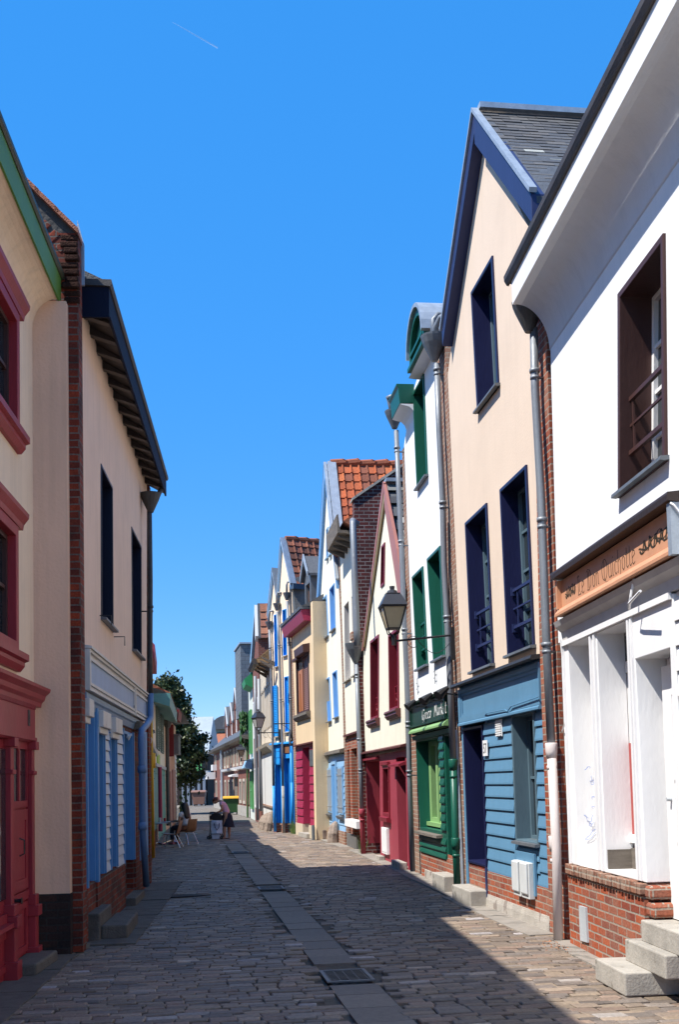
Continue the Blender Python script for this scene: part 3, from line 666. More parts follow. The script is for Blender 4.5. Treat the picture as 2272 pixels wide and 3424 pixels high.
for i in range(7): m.box(.60, .83, .03, .045, 2.16+.028*i, 2.175+.028*i)
m.box(.59, .84, .021, .031, 2.15, 2.36); build('air_vent', m, WHITEP, H)
# number plate
def text_mesh(name, txt, parent, loc, size, mat, sx=1., ext=.001):
    cu = bpy.data.curves.new(name, 'FONT'); cu.body = txt; cu.size = size; cu.extrude = ext; cu.align_x = 'CENTER'
    t = bpy.data.objects.new(name, cu); COL.objects.link(t); bpy.context.view_layer.update()
    me = bpy.data.meshes.new_from_object(t.evaluated_get(bpy.context.evaluated_depsgraph_get())); bpy.data.objects.remove(t)
    for v in me.vertices: v.co = Vector((loc[0]+v.co.x*sx, -loc[1]-v.co.z, loc[2]+v.co.y))
    me.materials.clear(); me.materials.append(mat); o = bpy.data.objects.new(name, me); COL.objects.link(o); o.parent = parent; return o
m = MB(); m.box(.0, .21, .035, .045, 1.93, 2.13); NP = build('house_number_plate', m, WHITEP, H); text_mesh('numeral', '57', NP, (.105, .046, 1.965), .185, IRON, .8)
m = MB(); m.tube([(.25,.05,2.35), (.26,.07,2.44), (.4,.09,2.46), (1.2,.09,2.45), (1.3,.09,2.42), (1.45,.09,2.47), (2.45,.09,2.5)], .007, 6); build('cable', m, SBLUE, H)
x, y = ground(*zp('l', (245,2130))); x2, y2 = ground(*zp('l', (390,2195)))
DS = empty('door_step', F.w(-1.05, .0, 0), F.rot, 'worn concrete block step below the navy door of number 57', 'step')
m = MB(); m.vprism([(.02, .0), (1.0, .0), (1.0, .26), (.02, .26)], 0, .21); build('step', m, CONC, DS, bevel=.015)
# ================================================================ R3 green shop
F = F_R3
H = house(F, 'market_house', 'narrow white house with green windows, arched green dormer and green market shopfront', 'house')
wa = flat_z(F.q('g', (845,250), (1003,88), (1062,1435), (925,1525))); wb = flat_z(F.q('g', (662,465), (792,340), (852,1545), (725,1625))); wt = flat_z(F.q('i', (398,940), (503,730), (542,1745), (440,1895)))
holes = [window(H, wa, GREEN, GREEN, d=.3, w=.05, cols=2, rows=2, sill=ZINCD), window(H, wb, GREEN, GREEN, d=.3, w=.05, cols=2, rows=2, sill=ZINCD, rail=GREEN), window(H, wt, GREEN, GREEN, d=.3, w=.045, cols=2, rows=2, sill=ZINCD)]
wallpart(H, [(-.34,2.9), (2.85,2.9), (2.3,8.1), (2.0,8.40), (1.08,8.50), (.2,8.3), (-.62,7.7)], holes, WHITE, depth=8, uL=-.4, uR=2.7, zt=7.9)
# coved eaves with green box gutters and the arched dormer
m = MB(); m.hprism([(0, 7.88), (.03, 7.97), (.09, 8.03), (.24, 8.068), (.25, 8.079), (0, 8.079)], -.36, .45); build('eaves', m, WHITE, H)
m = MB(); m.hprism([(.0, 8.1), (.26, 8.08), (.28, 8.36), (.31, 8.40), (.31, 8.43), (0, 8.43)], -.36, .45); build('box_gutter', m, GREEN, H, bevel=.006)
def arch(u0, u1, z0, z1, zt, k=14):
    c = (u0+u1)/2; return [(u0, z0), (u1, z0), (u1, z1)]+[(c+(u1-u0)/2*math.cos(math.pi*i/k), z1+(zt-z1)*math.sin(math.pi*i/k)) for i in range(1, k)]+[(u0, z1)]
dz = .2
DA = arch(1.2, 2.40, 8.32, 8.56, 9.12); DI = arch(1.31, 2.29, 8.46, 8.57, 8.99)
DM = MB(); DM.ring(DA, DI, -.2, .22); DM = build('dormer', DM, GREEN, H)
m = MB(); m.prism(DI, -.1, .14); build('panel', m, GREEN, DM)
m = MB(); m.box(1.31, 2.29, .141, .23, 8.54, 8.59); m.box(1.2, 2.4, .221, .26, 8.32, 8.38); m.ring(arch(.97, 2.43, 8.16, 8.5, 9.2), arch(1.02, 2.38, 8.1, 8.5, 9.13), .2, .255) if False else None; build('moulding', m, GREEN, DM)
m = MB(); o_ = arch(1.15, 2.46, 8.55, 8.56, 9.18); i_ = arch(1.2, 2.40, 8.53, 8.55, 9.12)
m.prism([o_[1]]+o_[2:]+[o_[0]]+[i_[0]]+i_[-1:2:-1]+[i_[2], i_[1]], -5, .27); build('barrel_roof', m, ZINC, DM)
m = MB(); m.box(1.2, 2.4, -5, -.201, 8.1, 8.58); build('cheek', m, GREEN, DM)
m = MB(); m.hprism([(0, 8.295), (.10, 8.30), (.2, 8.315), (0, 8.318)], 1.0, 2.4); build('eaves', m, WHITE, H)
m = MB(); m.hprism([(-.3, 8.2), (-3.5, 10.0), (-7, 8.2)], -.5, 2.9); build('roof', m, SLATER, H)
# shopfront
g0 = [(-.30,2.40), (1.66,2.40), (1.66,.86), (-.16,.80)]
SG = MB(); SG.prism([(-.33,2.42), (2.75,2.42), (2.72,2.93), (-.28,2.93)], -.2, .06); SGB = build('shop_fascia', SG, GREEN, H)
m = MB(); m.hprism([(.0, 2.931), (.17, 2.92), (.18, 2.95), (.0, 2.98)], -.36, 2.75); build('cornice', m, GREEND, SGB)
m = MB(); m.hprism([(.061, 2.44), (.14, 2.44), (.14, 2.47), (.07, 2.535), (.061, 2.535)], -.32, 2.6); m.box(-.32, -.24, .061, .12, 2.54, 2.90); build('moulding', m, LIME, SGB)
SB = empty('sign_board', F.w(0, .0, 0), F.rot, 'dark green shop sign with white script reading Greco Market above the green shop', 'shop sign')
m = MB(); m.box(-.22, 2.55, .062, .09, 2.545, 2.90); build('panel', m, GREEND, SB)
m = MB(); m.ring(rectq(-.22, 2.55, 2.545, 2.9), rectq(-.18, 2.51, 2.575, 2.87), .0905, .11); m.box(1.07, 1.09, .0905, .10, 2.58, 2.87); m.box(-.1, -.08, .0905, .10, 2.6, 2.85); build('frame', m, GREEND, SB)
m = MB(); INKW = paint('sign white', (.78,.78,.76,1))
gu = F.q('g', (765,2250), (880,2230), (912,2150), (1064,2120), n=.1)
write(m, 'Greco', gu[0][0], gu[1][0], 2.62, .19, .0905, .094, (.06, .042), slant=.12); write(m, 'Market', gu[2][0], gu[3][0], 2.62, .20, .0905, .094, (.06, .042), slant=.12); build('lettering', m, INKW, SB)
m = MB(); m.prism([(-.1,.40), (2.0,.42), (2.72,.42), (2.74,2.415), (-.33,2.415)], -.3, .0, [[(-.28,2.30), (1.64,2.30), (1.60,.83), (-.14,.83)], [(2.05,2.30), (2.66,2.30), (2.66,.50), (2.08,.50)]]); build('shopfront', m, GREEN, H)
m = MB(); m.prism([(-.4,2.41), (2.7,2.41), (2.7,.3), (-.2,.3)], -.46, -.305); SFB = build('recess_back', m, GREEN, H)
m = MB(); m.ring(rectq(-.16, .56, .92, 2.30), rectq(.0, .40, 1.0, 2.22), -.304, -.19); m.box(-.2, 1.6, -.3, -.12, .86, .925); m.ring(rectq(.6, 1.5, .92, 2.30), rectq(.72, 1.4, 1.0, 2.22), -.304, -.2); build('shop_window', m, LIME, H)
m = MB(); m.box(-.02, 1.42, -.304, -.27, .99, 2.23); build('pane', m, GLASS, H.children[-1])
m = MB(); m.hprism([(-.28, .80), (.10, .77), (.105, .73), (-.28, .73)], -.17, 1.69); build('shop_sill', m, OLDW, H)
m = MB(); sidings(H, GREEN, [(-.12, 1.98, .42, .745)], h=.11, t=.03); sidings(H, GREEN, [(1.66, 1.98, .86, 2.38)], h=.14, t=.03)
m = MB(); m.hprism([(-.02, 2.33), (.05, 2.33), (.07, 2.40), (-.02, 2.415)], -.32, 2.7); build('head_moulding', m, GREEN, H)
m = MB(); m.box(2.08, 2.66, -.304, -.26, .5, 2.3); DR = build('door', m, GREEND, H)
m = MB(); m.box(2.12, 2.62, -.259, -.25, 1.2, 2.25); build('pane', m, GLASS, DR)
m = MB(); m.box(-.05, 2.8, -.3, .012, 0, .415); m.box(2.02, 2.75, -.3, .005, .4, .5); build('plinth', m, BRKO if False else BRK, H)
m = MB(); m.hprism([(0, 0), (.03, 0), (.024, .14), (0, .15)], .3, 2.0); build('plinth_render', m, PLINTH, H)
DS = empty('door_step', F.w(2.0, .0, 0), F.rot, 'pale concrete step by the green downpipe, under the green shop door', 'step')
m = MB(); m.box(0, .8, .01, .25, 0, .24); build('step', m, CONC, DS, bevel=.015)
# spot lamps over the sign
for (px, lab) in (((640,2020), 'small black spotlight at the left end over the green shop sign'), ((830,1945), 'black twin spotlight above the middle of the green shop sign'), ((1020,1870), 'black spotlight over the green shop sign, nearest the downpipe')):
    n = .35; u, z = F.at(*zp('g', px), n)
    E_ = empty('spotlight', F.w(u, 0, z), F.rot, lab, 'spotlight', 'spotlights over the green shop sign')
    m = MB(); m.tube([(0,.05,-.05), (0,.3,-.02)], .012, 6); build('arm', m, IRON, E_)
    for du in ((-.05,.06) if px[0] != 640 else (0,)):
        m = MB(); m.tube([(du-.02,.28,.06), (du,.36,.0), (du+.01,.42,-.05)], [.03,.055,.075], 10); build('lamp_head', m, IRON, E_)
# antenna-like wires left out of the wall: small white brackets
m = MB()
for (a, z) in ((.15, 3.2), (1.6, 3.25)): m.tube([(a,.03,z-.1), (a,.03,z+.18)], .006, 5); m.tube([(a-.12,.03,z+.1), (a,.03,z+.1)], .005, 5); m.tube([(a-.12,.03,z), (a,.03,z)], .005, 5)
build('wire_bracket', m, ZINCD, H)
# brick strips either side
B1 = house(F, 'brick_party_wall', 'weathered brick strip between the green shop and peach number 57, behind the lantern', 'brick wall')
m = MB(); m.prism([(2.76,0), (3.45,0), (3.25,3.), (3.0,8.3), (2.32,8.3), (2.86,2.9)], -6, .03); build('pier', m, BRKO, B1)
m = MB(); m.prism([(3.46,0), (3.6,0), (3.45,3.), (3.2,7.7), (3.01,7.7), (3.26,3.)], -6, .06); build('pier', m, BRKO, B1)
m = MB(); m.tube([(3.1,.06,2.35), (3.22,.06,.02)], .025, 6); build('conduit', m, ZINC, B1)
m = MB(); m.tube([(2.98,.06,5.4), (2.99,.08,4.2), (2.97,.06,3.2), (3.04,.07,2.5)], .010, 6); m.tube([(3.05,.06,4.4), (3.03,.09,3.6), (3.08,.06,2.4)], .008, 6); build('cable', m, IRON, B1)
B2 = house(F, 'brick_party_wall', 'thin pale brick strip between the oxblood shop and the green market shop', 'brick wall')
m = MB(); m.prism([(-.85,0), (-.06,0), (-.34,2.9), (-.63,7.7), (-.95,7.7), (-.95,3)], -6, -.02); build('pier', m, BRKO, B2)
# downpipes
def pipe_pts(F, n, *spec): return [F.at(*zp(k, p), n)+() for k, p in spec]
def pp(F, n, *spec): return [(u, n, max(z, .0)) for u, z in pipe_pts(F, n, *spec)]
t = pp(F, .13, ('i', (625,640)), ('i', (650,1300)), ('i', (685,2000)), ('g', (1040,300)), ('g', (1105,1500)), ('h', (1150,690)))
downpipe(H, t, .045, GREYP, collars=(7.75, 5.7, 4.0), hopper=(t[0][0], .16, t[0][2]+.42, .2, ZINCD), lower=(pp(F, .13, ('h', (1150,690)), ('h', (1180,1650)), ('h', (1205,2330))), GREEN, (1.86, .74)))
k = H.children[-1]
m = MB(); u, z = t[0][0], t[0][2]+.42; m.tube([(u-.05,-.1,z+.33), (u-.05,.08,z+.36), (u-.05,.15,z+.28), (u-.05,.16,z-.05)], .045, 10); m.tube([(u+.35,-.02,z+.22), (u+.2,.1,z+.20), (u+.08,.15,z+.1), (u+.04,.16,z-.05)], .045, 10); build('swan_neck', m, GREYP, k, smooth=True)
t = pp(F, .13, ('i', (225,1300)), ('i', (250,1900)), ('g', (525,200)), ('g', (555,1000)), ('g', (600,2000)), ('h', (620,900)), ('h', (660,2050)))
downpipe(H, t, .045, GREYP, collars=(7.65, 5.9, 4.3, 2.65, 1.8), hopper=(t[0][0], .16, t[0][2]+.36, .17, ZINCD))
m = MB(); u, z = t[0][0], t[0][2]+.36; m.tube([(u+.1,.2,z+.24), (u-.02,.26,z+.26), (u-.05,.22,z+.15), (u-.05,.18,z-.04)], .045, 10); build('swan_neck', m, GREYP, H.children[-1], smooth=True)
# ================================================================ R4 red gable house
F = F_R4
H = house(F, 'gabled_house', 'cream gabled house with oxblood windows, pink bargeboards and an oxblood wooden shopfront', 'house')
qs = [flat_z(F.q('g', (150,1250), (252,1168), (250,2190), (155,2210))), flat_z(F.q('g', (372,1190), (490,1060), (500,2070), (385,2110))), flat_z(F.q('g', (288,105), (327,40), (320,560), (277,600)))]
holes = [window(H, qs[0], RED, RED, d=.26, w=.06, cols=2, rows=3, sill=None), window(H, qs[1], RED, RED, d=.26, w=.06, cols=2, rows=3), window(H, qs[2], RED, RED, d=.12, w=.05, cols=1, rows=1)]
for qq, W_ in zip(qs[:2], [c for c in H.children if c.name.startswith('window')][:2]):
    m = MB(); z = qq[2][1]; m.hprism([(0, z), (.10, z), (.12, z-.04), (.09, z-.07), (.10, z-.10), (.05, z-.16), (0, z-.17)], qq[3][0]-.1, qq[2][0]+.12); build('sill', m, paint('red brown', (.10,.03,.026,1)), W_)
    m = MB(); a, b = qq[3][0]+.1, qq[2][0]-.05
    for i in range(4): m.box(a, b, -.1, -.085, z+.06+.14*i, z+.075+.14*i)
    for i in range(5): u = a+(b-a)*i/4; m.box(u-.008, u+.008, -.1, -.086, z+.04, z+.5)
    for i in range(3): m.tube([(a+(b-a)*(.2+.3*i)+.06*math.cos(t*.7), -.093, z+.27+.06*math.sin(t*.7)) for t in range(10)], .007, 5)
    build('railing', m, RED, W_)
apx = (6.05,7.35)
wallpart(H, [(2.35,2.2), (7.55,2.2), (7.62,4.7), apx, (2.75,4.75)], holes, PALEC, depth=8, uL=2.5, uR=7.5, zt=4.6)
m = MB(); m.prism([(2.82,4.60), (2.95,4.60), (6.2,7.34), (6.3,7.52), (6.2,7.58)], .001, .06); build('bargeboard', m, BRED, H)
m = MB(); m.prism([(6.25,7.56), (6.33,7.02), (7.2,5.6), (7.8,4.55), (8.0,5.1), (7.5,5.95)], .001, .06); build('bargeboard', m, BRED, H)
m = MB(); m.prism([(2.95,4.66), (3.12,4.66), (6.26,7.2), (6.2,7.33)], .0015, .05); build('soffit_strip', m, paint('ochre', (.28,.2,.09,1)), H)
gable_roof(H, (2.7,4.6), (6.2,7.45), (7.9,5.0), 0, 7, SLATER, th=.06)
m = MB(); tiles(m, (6.25,7.52), (7.95,5.07), .0, 6, .33, .19, [(.07,.072,.075), (.10,.10,.10), (.055,.055,.06), (.16,.16,.15)], thick=.02, stagger=True, lichen=((.34,.34,.32), .22), var=.3)
build('slates', m, SLATE, H)
m = MB(); m.hprism([(.02, 7.55), (.02, 7.62), (-7, 7.62), (-7, 7.55)], 6.1, 6.35); build('ridge_capping', m, ZINC, H)
# oxblood shopfront
dA = [(2.84,2.10), (4.60,2.10), (4.30,.10), (2.72,.05)]
m = MB(); m.prism([(2.05,.0), (7.55,.0), (7.62,2.26), (2.40,2.26)], -.3, .0, [[(2.86,2.08), (4.58,2.08), (4.35,.02), (2.72,.02)], [(5.05,1.95), (5.80,1.95), (5.73,.92), (4.95,.92)], [(6.46,2.1), (7.5,2.1), (7.46,.05), (6.46,.05)]]) if False else None
m.prism([(2.05,.0), (2.60,.0), (2.78,2.08), (4.58,2.08), (4.38,.0), (6.55,.0), (6.50,2.08), (7.48,2.08), (7.45,.0), (7.55,.0), (7.62,2.26), (2.40,2.26)], -.4, .0, [[(5.05,1.95), (5.80,1.95), (5.73,.92), (4.95,.92)]])
SFR = build('shopfront', m, RED if False else paint('rose red', (.31,.042,.062,1), rough=.55, var=.15, streak=.4), H)
m = MB(); m.hprism([(0, 2.261), (.12, 2.25), (.12, 2.28), (0, 2.32)], 2.25, 7.65); build('cornice', m, paint('red brown', (.10,.03,.026,1)), SFR)
m = MB(); m.box(2.0, 4.7, -.55, -.402, 0, 2.2); m.box(6.3, 7.6, -.55, -.402, 0, 2.2); build('recess_back', m, RED, SFR)
m = MB(); m.ring(rectq(3.3, 4.4, .12, 2.05), rectq(3.75, 4.3, .75, 1.95), -.401, -.30); DR = build('door', m, RED, H)
m = MB(); m.box(3.75, 4.3, -.4, -.37, .75, 1.95); build('pane', m, GLASS, DR)
m = MB()
for z in (1.15, 1.55): m.box(3.75, 4.3, -.369, -.34, z, z+.035)
m.box(3.99, 4.04, -.369, -.345, .75, 1.95); build('glazing_bar', m, RED, DR)
window(H, [(5.05,1.95), (5.80,1.95), (5.73,.92), (4.95,.92)], RED, RED, d=.22, w=.07, cols=2, rows=1, name='shop_window')
m = MB(); m.hprism([(.026, .92), (.10, .90), (.09, .82), (0, .80)], 4.9, 5.8); m.hprism([(.026, 1.94), (.06, 1.96), (.06, 2.02), (0, 2.02)], 5.0, 5.85)
for i in range(9): z = 1.0+i*.105; m.tube([(5.2+.45*(i % 2)*.5, -.06, z), (5.45, -.05, z+.05), (5.65-.2*(i % 2), -.06, z+.1)], .012, 5)
m.tube([(5.4,-.055,.95), (5.42,-.055,1.92)], .012, 5); build('window_grille', m, RED, H)
m = MB(); m.box(6.6, 7.4, -.401, -.3, .05, 2.08); build('door', m, DRED, H)
m = MB(); m.hprism([(0, 1.93), (.14, 1.90), (.14, 1.94), (0, 2.0)], 6.4, 7.55); m.hprism([(.0, 2.11), (.08, 2.1), (.08, 2.14), (0, 2.16)], 2.65, 4.55); build_each('door_hood', m, RED, H)
m = MB(); m.box(4.93, 5.56, .001, .06, .16, .69); m.box(5.0, 5.25, .061, .07, .2, .66); m.box(5.3, 5.52, .061, .07, .2, .66); build('meter_box', m, WHITEP, H, bevel=.008)
m = MB(); m.box(4.5, 5.0, .01, .13, 0, .09); build('threshold', m, CONC, H)
DS = empty('door_step', F.w(6.6, 0, 0), F.rot, 'low concrete step beside the grey downpipe of the oxblood shop', 'step')
m = MB(); m.box(.0, .85, .01, .16, 0, .14); build('step', m, CONC, DS, bevel=.012)
# pipe left of the red house
t = pp(F, .14, ('f', (1235,210)), ('f', (1255,900)), ('f', (1275,1330)), ('f', (1290,1770)))
downpipe(H, t, .05, GREYP, collars=(4.1, 2.6, 1.9), hopper=(t[0][0], .16, t[0][2]+.45, .24, ZINCD), lower=(pp(F, .14, ('f', (1290,1760)), ('h', (40,1380)), ('h', (60,1850))), paint('rose red', (.31,.042,.062,1)), (.95,)))
# ================================================================ R5 pale house with brick shop and timber gutter
H = house(F, 'small_house', 'narrow pale house with a weathered timber box gutter and bare brick ground floor', 'house')
q1 = flat_z([F.q('e', (1100,1640))[0], F.q('e', (1152,1590))[0], F.q('f', (1175,370))[0], F.q('f', (1112,420))[0]]); q2 = [(q1[1][0]+.45, q1[1][1]), (q1[1][0]+1.35, q1[1][1]), (q1[2][0]+1.3, q1[2][1]), (q1[2][0]+.45, q1[2][1])]
GREYS = plaster('grey reveal', rgb(200,194,186))
holes = [window(H, q1, GREYS, WHITEP, d=.2, w=.03, proud=.002, cols=2, rows=1, sill=CONC), window(H, q2, GREYS, WHITEP, d=.2, w=.03, proud=.002, cols=2, rows=1, sill=CONC)]
wallpart(H, [(-.62,2.80), (2.3,2.80), (2.2,7.7), (-1.0,7.7), (-.75,5)], holes, PALEC, depth=7, uL=-.6, uR=2.2, zt=7.5)
m = MB(); m.prism([(-1.3,0), (-.63,0), (-.62,2.8), (-.75,5), (-1.02,7.7), (-1.55,7.7), (-1.35,3)], -5, .02); build('brick_strip', m, BRKO, H)
m = MB(); m.hprism([(-.1, 7.5), (.42, 7.56), (.44, 7.98), (.40, 8.0), (.36, 7.62), (-.1, 7.60)], -.25, 1.9); build('timber_gutter', m, OLDW, H)
m = MB()
for u in (-.15,.45,1.05,1.6): m.hprism([(0,7.35), (.36,7.5), (.36,7.56), (0,7.5)], u, u+.1)
build_each('rafter_end', m, OLDW, H)
m = MB(); m.hprism([(.3, 7.8), (-3., 10.0), (-6.3, 7.8), (-6.3,7.6), (.0,7.6)], -1.3, 2.05); build('roof', m, plain('tile roof', (.30,.10,.05,1), rough=.8, var=.4, scale=12, bump=.5), H)
SB = MB(); SB.prism([(-.62,0), (-.5,0), (-.45,2.45), (-.05,2.45), (-.05,.0), (.28,.0), (.28,2.45), (1.3,2.45), (1.3,.45), (2.3,.0), (2.3,2.795), (-.62,2.795)], -.3, .0); build('brick_front', SB, BRK, H)
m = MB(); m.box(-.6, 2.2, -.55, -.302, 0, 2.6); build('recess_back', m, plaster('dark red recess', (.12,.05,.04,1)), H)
m = MB(); m.box(.25, 2.3, .001, .2, .55, .72); build('shop_sill', m, WHITEP, H)
m = MB(); m.hprism([(0, 2.8), (.08, 2.78), (.08, 2.83), (0, 2.85)], -.6, 2.3); build('cornice', m, paint('red brown', (.10,.03,.026,1)), H)
m = MB(); m.box(-.55, 1.2, .001, .05, 0, .33); build('plinth', m, STONE, H)
BW = house(F, 'brick_party_wall', 'tall maroon brick gable wall standing beside the narrow pale house', 'brick wall')
m = MB(); m.hprism([(.12, 0), (.12, 8.15), (-2.9, 10.2), (-6, 8.1), (-6, 0)], 2.32, 2.62); build('gable_wall', m, BRKD, BW)
m = MB(); m.hprism([(.16, 8.14), (.16, 8.2), (-2.9, 10.28), (-2.9, 10.2)], 2.28, 2.66); build('coping', m, CONC, BW)
m = MB()
for i in range(5): m.box(2.3+.05*i, 2.62, -.12+.04*i, .25-.03*i, 4.9-.1*i, 5.0-.1*i+.09)
build('corbel', m, BRKO, BW, bevel=.02)
t = pp(F, .42, ('e', (1195,790)), ('e', (1215,1400)), ('e', (1235,1900)), ('f', (1240,30)))
m = MB(); m.tube([(t[0][0]-.2, .3, t[0][2]+.05), (t[0][0]-.05, .42, t[0][2]+.08)]+t, .07, 10); o = build('downpipe', m, GREYP, H, smooth=True)
# ================================================================ R6 cream gable, pale blue trim
F = F_R6
H = house(F, 'gabled_house', 'pale cream gabled house with pale blue bargeboards and blue windows, under an orange tiled roof', 'house')
W = [[('e', (920,845)), ('e', (938,820)), ('e', (940,1150)), ('e', (922,1165))], [('e', (952,815)), ('e', (970,790)), ('e', (975,1110)), ('e', (955,1130))],
     [('e', (885,1575)), ('e', (922,1525)), ('e', (942,1970)), ('e', (902,2005))], [('e', (955,1480)), ('e', (1005,1400)), ('e', (1015,1890)), ('e', (970,1930))],
     [('f', (918,380)), ('f', (952,350)), ('f', (972,825)), ('f', (938,835))], [('f', (985,310)), ('f', (1030,285)), ('f', (1048,780)), ('f', (1005,795))]]
holes = []
for i, w in enumerate(W):
    q = flat_z([F.at(*zp(k, p)) for k, p in w]); q = [q[0], q[1], (q[2][0], q[2][1]), (q[3][0], q[3][1])]
    holes.append(window(H, q, SKYB if i != 0 and i != 1 else LBLUE, BRIB, d=.24, w=.04, cols=1, rows=1, sill=ZINCD if i > 1 else LBLUE, m_pane=paint('blue shutter pane', (.08,.24,.52,1)) if i > 1 else None))
A = (.95,10.40); L_ = (-1.50,7.1); R_ = (2.75,6.9)
wallpart(H, [(-.55,2.42), (3.05,2.42), (2.9,5), (2.7,R_[1]), A, (-1.30,7.1), (-.8,4)], holes, PALEC, depth=9, uL=-.5, uR=2.9, zt=6.6)
bA = (1.08,10.62); bL = (-1.12,7.15); bR = (2.85,6.95)
barge(H, bL, bA, bR, .22, .001, .09, SKYB, wl=.34)
m = MB()
for (p, s_) in ((bL, -1), (bR, 1)): m.prism([(p[0]+s_*.02, p[1]+.005), (bA[0], bA[1]+.005), (bA[0], bA[1]+.06), (p[0]+s_*.05, p[1]+.05)], .02, .10)
m.prism([(bA[0], bA[1]+.0), (bR[0], bR[1]), (bR[0]+.06, bR[1]+.03), (bA[0]+.08, bA[1]+.06)], -.24, -.001); build('verge_flashing', m, ZINC, H)
gable_roof(H, (bL[0], bL[1]-.1), (bA[0], bA[1]-.1), (bR[0], bR[1]-.1), 0, 8, plain('tile underlay', (.2,.07,.04,1), rough=.9), th=.06)
m = MB(); tiles(m, (bA[0]+.02, bA[1]-.02), (bR[0]+.0, bR[1]-.02), -.22, 7.5, .235, .30, [(.47,.12,.045), (.52,.15,.055), (.42,.105,.042), (.36,.10,.05), (.25,.085,.05)], thick=.035, roll=.045, var=.16)
build('roof_tiles', m, TILE, H)
m = MB(); m.col = (.35,.11,.055,1)
for i in range(18): y = -.1-i*.42; m.tube([(bA[0], y, bA[1]+.03), (bA[0], y-.4, bA[1]+.05+.02*(i % 2)), (bA[0], y-.42, bA[1]+.09)], [.10,.11,.13], 8)
build('ridge_tile', m, TILE, H)
m = MB(); boards(m, -.5, 3.0, .32, 2.38, h=.17, t=.02); build('siding', m, LBLUE, H)
m = MB(); m.prism([(-.38,0), (3.1,0), (3.05,2.42), (-.6,2.42)], -.3, -.012); build('backing_wall', m, PALEC, H)
m = MB(); m.hprism([(0, 2.40), (.14, 2.40), (.13, 2.48), (0, 2.52)], -.62, 3.05); build('cornice', m, OLDW, H)
for (a, b) in ((.0,.82), (2.02,2.83)):
    m = MB(); m.box(a, b, .02, .055, .78, 2.03); SH_ = build('shutter', m, LBLUE, H)
    m = MB()
    for k in range(3): u = a+(b-a)*(k+.5)/3; m.box(u-.10, u+.10, .056, .064, .82, 1.99)
    for z in (.95, 1.8): m.box(a-.06, b+.02, .064, .072, z, z+.035)
    build('hinge_strap', m, ZINC, SH_)
    m = MB(); m.hprism([(0.02,.76), (.12,.73), (.10,.68), (.02,.62)], a-.05, b+.05); build('sill', m, ZINCD, SH_)
m = MB(); m.box(.95, 1.62, -.005, .035, .03, 2.12); DRR = build('door', m, CBLUE, H)
m = MB(); m.ring(rectq(.88, 1.69, .0, 2.2), [(.955,2.12), (1.62,2.12), (1.62,.01), (.955,.01)], .02, .06); build('door_frame', m, LBLUE, DRR)
m = MB(); m.box(-.36, .95, -.2, .05, 0, .34); m.box(1.66, 3.1, -.2, .05, 0, .34); build_each('plinth', m, BRKO, H)
for (u, lab) in ((-.12, 'rough guard stone left of the pale blue door'), (1.86, 'rough guard stone right of the pale blue door')):
    m = MB(); m.tube([(0,.18,0), (.02,.18,.25), (-.03,.14,.45), (-.05,.08,.56)], [.17,.16,.12,.05], 9)
    o = build('guard_stone', m, plain('sandstone', (.26,.2,.16,1), rough=.95, var=.4, scale=7, bump=1, bscale=9), None); o.location = F.w(u, 0, 0); o.rotation_euler = (0,0,F.rot); tag(o, lab, 'guard stone', 'guard stones at the foot of the right hand houses')
# ================================================================ R7 tan house
F = F_R7
H = house(F, 'tan_house', 'small tan house with a crimson eaves box, varnished orange window and crimson boarded ground floor', 'house')
q = rectq(1.10, 3.30, 3.76, 5.52)
m = MB(); m.ring(q, inset(q, .07), -.12, .03); WN = build('window', m, BROWN, H)
m = MB(); m.box(1.1, 2.15, -.06, -.02, 3.8, 5.5); build('pane', m, GLASS, WN)
m = MB(); m.box(1.45, 1.70, -.019, .01, 3.84, 5.1); m.box(1.85, 2.15, -.019, .012, 3.84, 5.1); m.box(1.45, 2.15, -.019, .011, 5.02, 5.12); build('sash', m, ORANGE, WN)
m = MB()
for i in range(28): z = 3.85+i*.058; m.hprism([(-.08, z), (-.03, z+.005), (-.05, z+.056), (-.08, z+.056)], 2.2, 3.24)
m.box(2.16, 2.2, -.2, -.0, 3.83, 5.46); build('roller_shutter', m, paint('roller brown', (.25,.13,.10,1)), WN)
m = MB(); m.hprism([(.0, 5.5), (.2, 5.5), (.22, 5.72), (.0, 5.76)], 1.9, 3.5); m.hprism([(0, 5.45), (.14, 5.45), (.14, 5.53), (0, 5.56)], 1.0, 1.9); build('shutter_box', m, BROWN, WN)
m = MB(); m.hprism([(0, 3.76), (.14, 3.74), (.14, 3.66), (.06, 3.56), (0, 3.55)], 1.0, 3.42); build('sill', m, OLDW, WN)
wallpart(H, [(.2,2.80), (4.25,2.80), (4.40,6.4), (.3,6.4)], [inset(q, .01)], TAN, depth=6, uL=.2, uR=4.3, zt=6.3)
m = MB(); m.prism([(3.95,0), (4.27,0), (4.42,6.85), (4.1,6.85)], -5.5, .06); build('corner_pier', m, TAN2, H)
m = MB(); m.hprism([(0, 6.36), (.24, 6.36), (.32, 6.62), (.32, 6.68), (0, 6.70)], .2, 3.95); build('eaves_box', m, CRIM, H)
m = MB(); m.hprism([(.0, 6.70), (.36, 6.69), (.38, 6.76), (.34, 6.80), (0, 6.76)], .15, 3.98); build('gutter', m, ZINCD, H)
m = MB(); m.hprism([(.3, 6.78), (-2.8, 8.5), (-5.8, 6.78)], .2, 4.0); build('roof', m, SLATER, H)
DO = MB(); DO.prism([(1.2,6.78), (2.25,6.78), (2.25,8.05), (1.72,8.55), (1.2,8.05)], -.5, -.3, [rectq(1.38, 2.08, 6.9, 7.85)])
DO = build('dormer', DO, ZINCD, H)
m = MB(); m.box(1.38, 2.08, -.45, -.4, 6.9, 7.85); build('sash', m, ORANGE, DO)
m = MB(); m.box(1.46, 2.0, -.399, -.39, 7.0, 7.78); build('pane', m, GLASS, DO)
